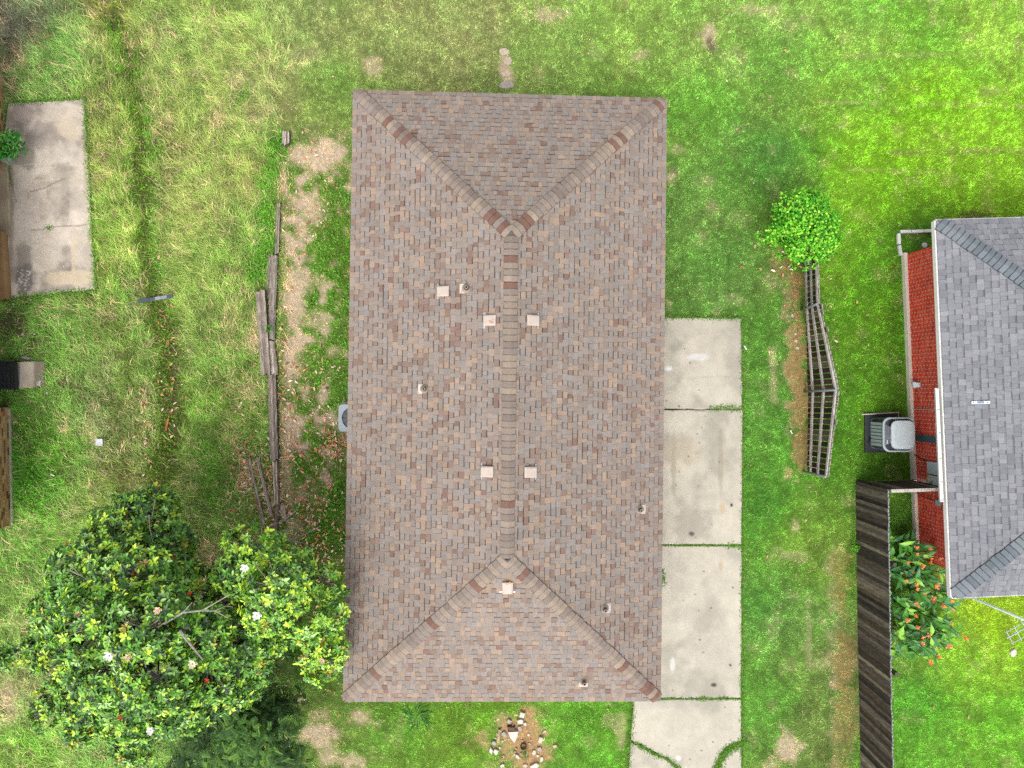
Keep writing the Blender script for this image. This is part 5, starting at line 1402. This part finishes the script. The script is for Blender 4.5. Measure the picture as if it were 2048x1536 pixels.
for i, (x, y, r_, l_) in enumerate([(1583, 864, 1.2, 8), (1491, 695, 1.0, 10), (105, 950, .4, 8)]):
    a = P(x, y, .06); t = Vector((math.cos(r_), -math.sin(r_), 0)) * (l_ / 140); n_ = Vector((t.y, -t.x, 0)).normalized() * .025
    mb = MB(); mb.idx([a - t - n_, a + t - n_ * .6, a + t + n_, a - t + n_, a + Vector((0, 0, .02))], [(0, 1, 4), (1, 2, 4), (2, 3, 4), (3, 0, 4), (3, 2, 1, 0)], C(236,236,234))
    mb.build('paper_scrap', M['litter'], label=['white paper scrap by the dry strip left of the leaning fence', 'white scrap in grass right of the driveway top', 'white scrap by the tan brick wall'][i], cat='litter', origin=a)

# ------------------------------------------------------------------ grass, weeds and fallen leaves (nobody could count them)
excl = list(SLAB_POLYS)
def rect_poly(fr, u0, u1, v0, v1): return [tuple(fr(a, b).xy) for a, b in ((u0, v0), (u1, v0), (u1, v1), (u0, v1))]
excl.append(rect_poly(HF, -HW / 2 + ov - .02, HW / 2 - ov + .02, -HL / 2 + ov, HL / 2 - ov))
excl.append(rect_poly(NF, wu0 - .09, W2 / 2, -L2 / 2 + ov2v, L2 / 2 - ov2v))
excl.append(rect_poly(LF, -9, 0.03, vB0, vB1)); excl.append(rect_poly(LF, -9, 0.0, vR1, vT)); excl.append(rect_poly(LF, -9, -.75, vB1, vR1))
excl.append([tuple(P(*q).xy) for q in ((1723, 826), (1797, 826), (1797, 906), (1723, 906))])
def free(X, Y, grow=0.0):
    ok = np.ones(len(X), bool)
    for poly in excl: ok &= ~in_poly(X, Y, poly)
    return ok
def scatter(n):
    px = RNG.uniform(-50, 2098, n); py = RNG.uniform(-50, 1586, n)
    p = Pn(px, py, 0.0); k = free(p[:, 0], p[:, 1])
    return px[k], py[k], p[k]
def blade_colors(px, py, straw_mix):
    g = gsample(GRASS_C, px, py); s = gsample(straw, px, py); so_ = gsample(soil, px, py); sc_ = gsample(straw_c, px, py)
    n = len(px)
    use = (RNG.random(n) < np.clip(s * .92 + straw_mix, 0, 1))
    c = np.where(use[:, None], sc_ * np.array([1.04, 1.0, .92]), g)
    hi = np.clip((fbm(px, py, 8, 2, 80) - .5) * 1.25 + (fbm(px, py, 22, 2, 81) - .5) * .6, -.5, .5)[:, None]
    return lin(np.clip(c, 0, 255)) * (1 + hi) * np.concatenate([1 + .08 * hi, 1 + 0 * hi, 1 + .05 * hi], 1) * RNG.uniform(.7, 1.35, (n, 1)) * (1 + RNG.uniform(-.08, .08, (n, 3)))
GK = 2.05
# short turf
px, py, p = scatter(1000000)
md = gsample(meadow, px, py); s = gsample(straw, px, py); so_ = gsample(soil, px, py); wd = gsample(weed, px, py)
k = RNG.random(len(px)) < np.clip(1 - .35 * md, 0, 1) * (1 - .45 * s) * (1 - .88 * so_)
px, py, p, md, s, wd = px[k], py[k], p[k], md[k], s[k], wd[k]; n = len(px)
az = RNG.uniform(0, 2 * np.pi, n); ln = RNG.uniform(.035, .075, n) * (1 - .3 * s) * (1 + .5 * md) * (.55 + 1.0 * fbm(px, py, 8, 2, 80)); el = RNG.uniform(.25, 1.1, n)
d = np.stack([np.cos(az) * np.cos(el), np.sin(az) * np.cos(el), np.sin(el)], -1); sdv = np.stack([-np.sin(az), np.cos(az), np.zeros(n)], -1)
w = RNG.uniform(.0035, .0075, n)[:, None]
V = np.stack([p - sdv * w, p + sdv * w, p + d * ln[:, None]], 1).reshape(-1, 3)
cc = np.repeat(blade_colors(px, py, .02) * ALB * GK, 3, 0)
o = np_mesh('grass', V, np.arange(3 * n).reshape(-1, 3), cc, M['grass']); tag(o, 'short green lawn grass growing all around the houses', 'grass', kind='stuff')
# long meadow grass on the left
px, py, p = scatter(900000)
md = gsample(meadow, px, py); s = gsample(straw, px, py); wd = gsample(weed, px, py); so_ = gsample(soil, px, py)
k = RNG.random(len(px)) < md * .5 * (1 - .6 * gsample(rut, px, py)) * (1 - .5 * s) * (1 - .9 * so_) * (1 - .45 * wd); px, py, p, s, wd = px[k], py[k], p[k], s[k], wd[k]; n = len(px)
drift = fbm(px, py, 120, 3, 60) * 4.5; az = drift + RNG.normal(0, .9, n); el = RNG.uniform(.15, .9, n); ln = RNG.uniform(.12, .32, n)
h = np.stack([np.cos(az), np.sin(az), np.zeros(n)], -1); up = np.array([0, 0, 1.]); sdv = np.stack([-np.sin(az), np.cos(az), np.zeros(n)], -1); w = RNG.uniform(.0035, .0075, n)[:, None]
mid = p + (h * np.cos(el)[:, None] * .5 + up * np.sin(el)[:, None] * .62) * ln[:, None]
tip = p + (h * (np.cos(el) + .25)[:, None] + up * np.sin(el)[:, None] * .7) * ln[:, None]
V = np.stack([p - sdv * w, p + sdv * w, mid + sdv * w * .8, mid - sdv * w * .8, tip], 1).reshape(-1, 3)
b = (np.arange(n) * 5)[:, None]
cc = np.repeat(blade_colors(px, py, .08) * ALB * GK * .88, 5, 0)
o = np_mesh('meadow_grass', V, [b + np.array([[0, 1, 2, 3]]), b + np.array([[3, 2, 4]])], cc, M['grass']); tag(o, 'long yellow-green meadow grass in the left yard', 'grass', kind='stuff')
# broad-leaved weeds
px, py, p = scatter(420000)
wd = gsample(weed, px, py); s = gsample(straw, px, py)
k = RNG.random(len(px)) < sstep(.2, .9, wd) * .75; px, py, p = px[k], py[k], p[k]; n = len(px)
az = RNG.uniform(0, 2 * np.pi, n); p[:, 2] = RNG.uniform(.01, .09, n)
d = np.stack([np.cos(az), np.sin(az), RNG.uniform(-.2, .7, n)], -1); ups = unit(np.stack([RNG.normal(0, .3, n), RNG.normal(0, .3, n), np.ones(n)], -1))
l_ = RNG.uniform(.025, .075, n); c = lin(np.clip(gsample(GRASS_C, px, py) * np.array([.92, 1.02, .85]), 0, 255)) * RNG.uniform(.55, 1.5, (n, 1)) * ALB * GK
v, f, c = leaf_mesh(p, d, ups, l_, l_ * .55, c, .1, .1)
o = np_mesh('ground_weeds', v, f, c, M['grass']); tag(o, 'low broad-leaved green weeds in patches near the timbers', 'weeds', kind='stuff')
# weeds in the driveway joints and cracks
def line_pts(pts, w, n):
    seg = np.array(pts, float); L_ = np.hypot(*(seg[1:] - seg[:-1]).T); t = RNG.random(n) * L_.sum(); cs = np.concatenate([[0], np.cumsum(L_)]); i = np.clip(np.searchsorted(cs, t) - 1, 0, len(L_) - 1)
    q = seg[i] + (seg[i + 1] - seg[i]) * ((t - cs[i]) / L_[i])[:, None]; return q[:, 0] + RNG.normal(0, w, n), q[:, 1] + RNG.normal(0, w, n)
xs, ys = [], []
for pts, w, n in [([(1420,818),(1450,815),(1484,819)], 3.2, 900), ([(1270,1486),(1310,1508),(1335,1518),(1362,1540)], 2.6, 1500), ([(1484,1486),(1462,1495),(1446,1508),(1432,1540)], 5, 3200), ([(1326,1090),(1483,1091)], 1.0, 600),
                  ([(1455,1091),(1482,1092)], 3, 350), ([(1288,1397),(1482,1397)], 1.0, 900), ([(1325,1140),(1326,1170)], 2.5, 350), ([(1400,1398),(1410,1398)], 3, 120), ([(1440,1397),(1452,1397)], 3, 120), ([(98,456),(100,456)], 3, 90), ([(1326, 605), (1330, 640)], 4, 300), ([(18,330),(22,372)], 2, 200), ([(1483,640),(1486,820),(1484,1090),(1483,1536)], 2.6, 3600), ([(1330,635),(1482,638)], 2.4, 800), ([(168,198),(191,578)], 3, 1900), ([(191,579),(0,599)], 4, 1400), ([(20,207),(167,197)], 2.6, 700), ([(1267,1400),(1256,1536)], 3, 800)]:
    a, b_ = line_pts(pts, w, n); xs.append(a); ys.append(b_)
px = np.concatenate(xs); py = np.concatenate(ys); p = Pn(px, py, .06); n = len(px); p[:, 2] = RNG.uniform(.03, .085, n)
az = RNG.uniform(0, 2 * np.pi, n); d = np.stack([np.cos(az), np.sin(az), RNG.uniform(.1, 1.2, n)], -1); l_ = RNG.uniform(.03, .075, n)
v, f, c = leaf_mesh(p, d, np.repeat([[0, 0, 1.]], n, 0), l_, .012, pick_cols(n, [C(94,152,50,1.5), C(124,172,66,1.5), C(156,160,90,1.4), C(72,126,42,1.4)], [3, 3, 1, 2], .25), .1, .3)
o = np_mesh('crack_weeds', v, f, c, M['grass']); tag(o, 'green weeds sprouting from the driveway joints and cracks', 'weeds', kind='stuff')
# fallen leaves
def gauss(n, cx, cy, sx, sy): return RNG.normal(cx, sx, n), RNG.normal(cy, sy, n)
parts = [gauss(330, 530, 985, 28, 50), gauss(170, 500, 940, 24, 30), gauss(120, 590, 900, 24, 80), gauss(150, 675, 885, 18, 18), gauss(200, 630, 1040, 40, 60), gauss(110, 600, 1120, 50, 40), gauss(70, 568, 740, 10, 90), gauss(60, 630, 780, 40, 60), gauss(70, 500, 780, 40, 60),
         gauss(90, 340, 760, 16, 100), gauss(60, 290, 860, 10, 60), gauss(120, 430, 1130, 30, 40), gauss(160, 650, 1250, 25, 90), gauss(60, 620, 420, 30, 80), (RNG.uniform(100, 2000, 60), RNG.uniform(0, 1500, 60)), gauss(36, 1560, 500, 40, 40)]
px = np.concatenate([a for a, _ in parts]); py = np.concatenate([b_ for _, b_ in parts]); p = Pn(px, py, .04); k = free(p[:, 0], p[:, 1]); p = p[k]; n = len(p); p[:, 2] = RNG.uniform(.03, .075, n)
az = RNG.uniform(0, 2 * np.pi, n); d = np.stack([np.cos(az), np.sin(az), RNG.normal(0, .25, n)], -1); ups = unit(np.stack([RNG.normal(0, .5, n), RNG.normal(0, .5, n), np.ones(n)], -1)); l_ = RNG.uniform(.06, .15, n)
v, f, c = leaf_mesh(p, d, ups, l_, l_ * .42, pick_cols(n, [C(214,160,120,1.25), C(232,196,160,1.25), C(190,122,86,1.2), C(220,136,92,1.2), C(238,216,192,1.25), C(164,120,94)], [30, 28, 12, 8, 16, 8], .2), .3, .2)
o = np_mesh('fallen_leaves', v, f, c, M['litter']); tag(o, 'orange-brown fallen leaves scattered around the old timbers', 'leaf litter', kind='stuff')
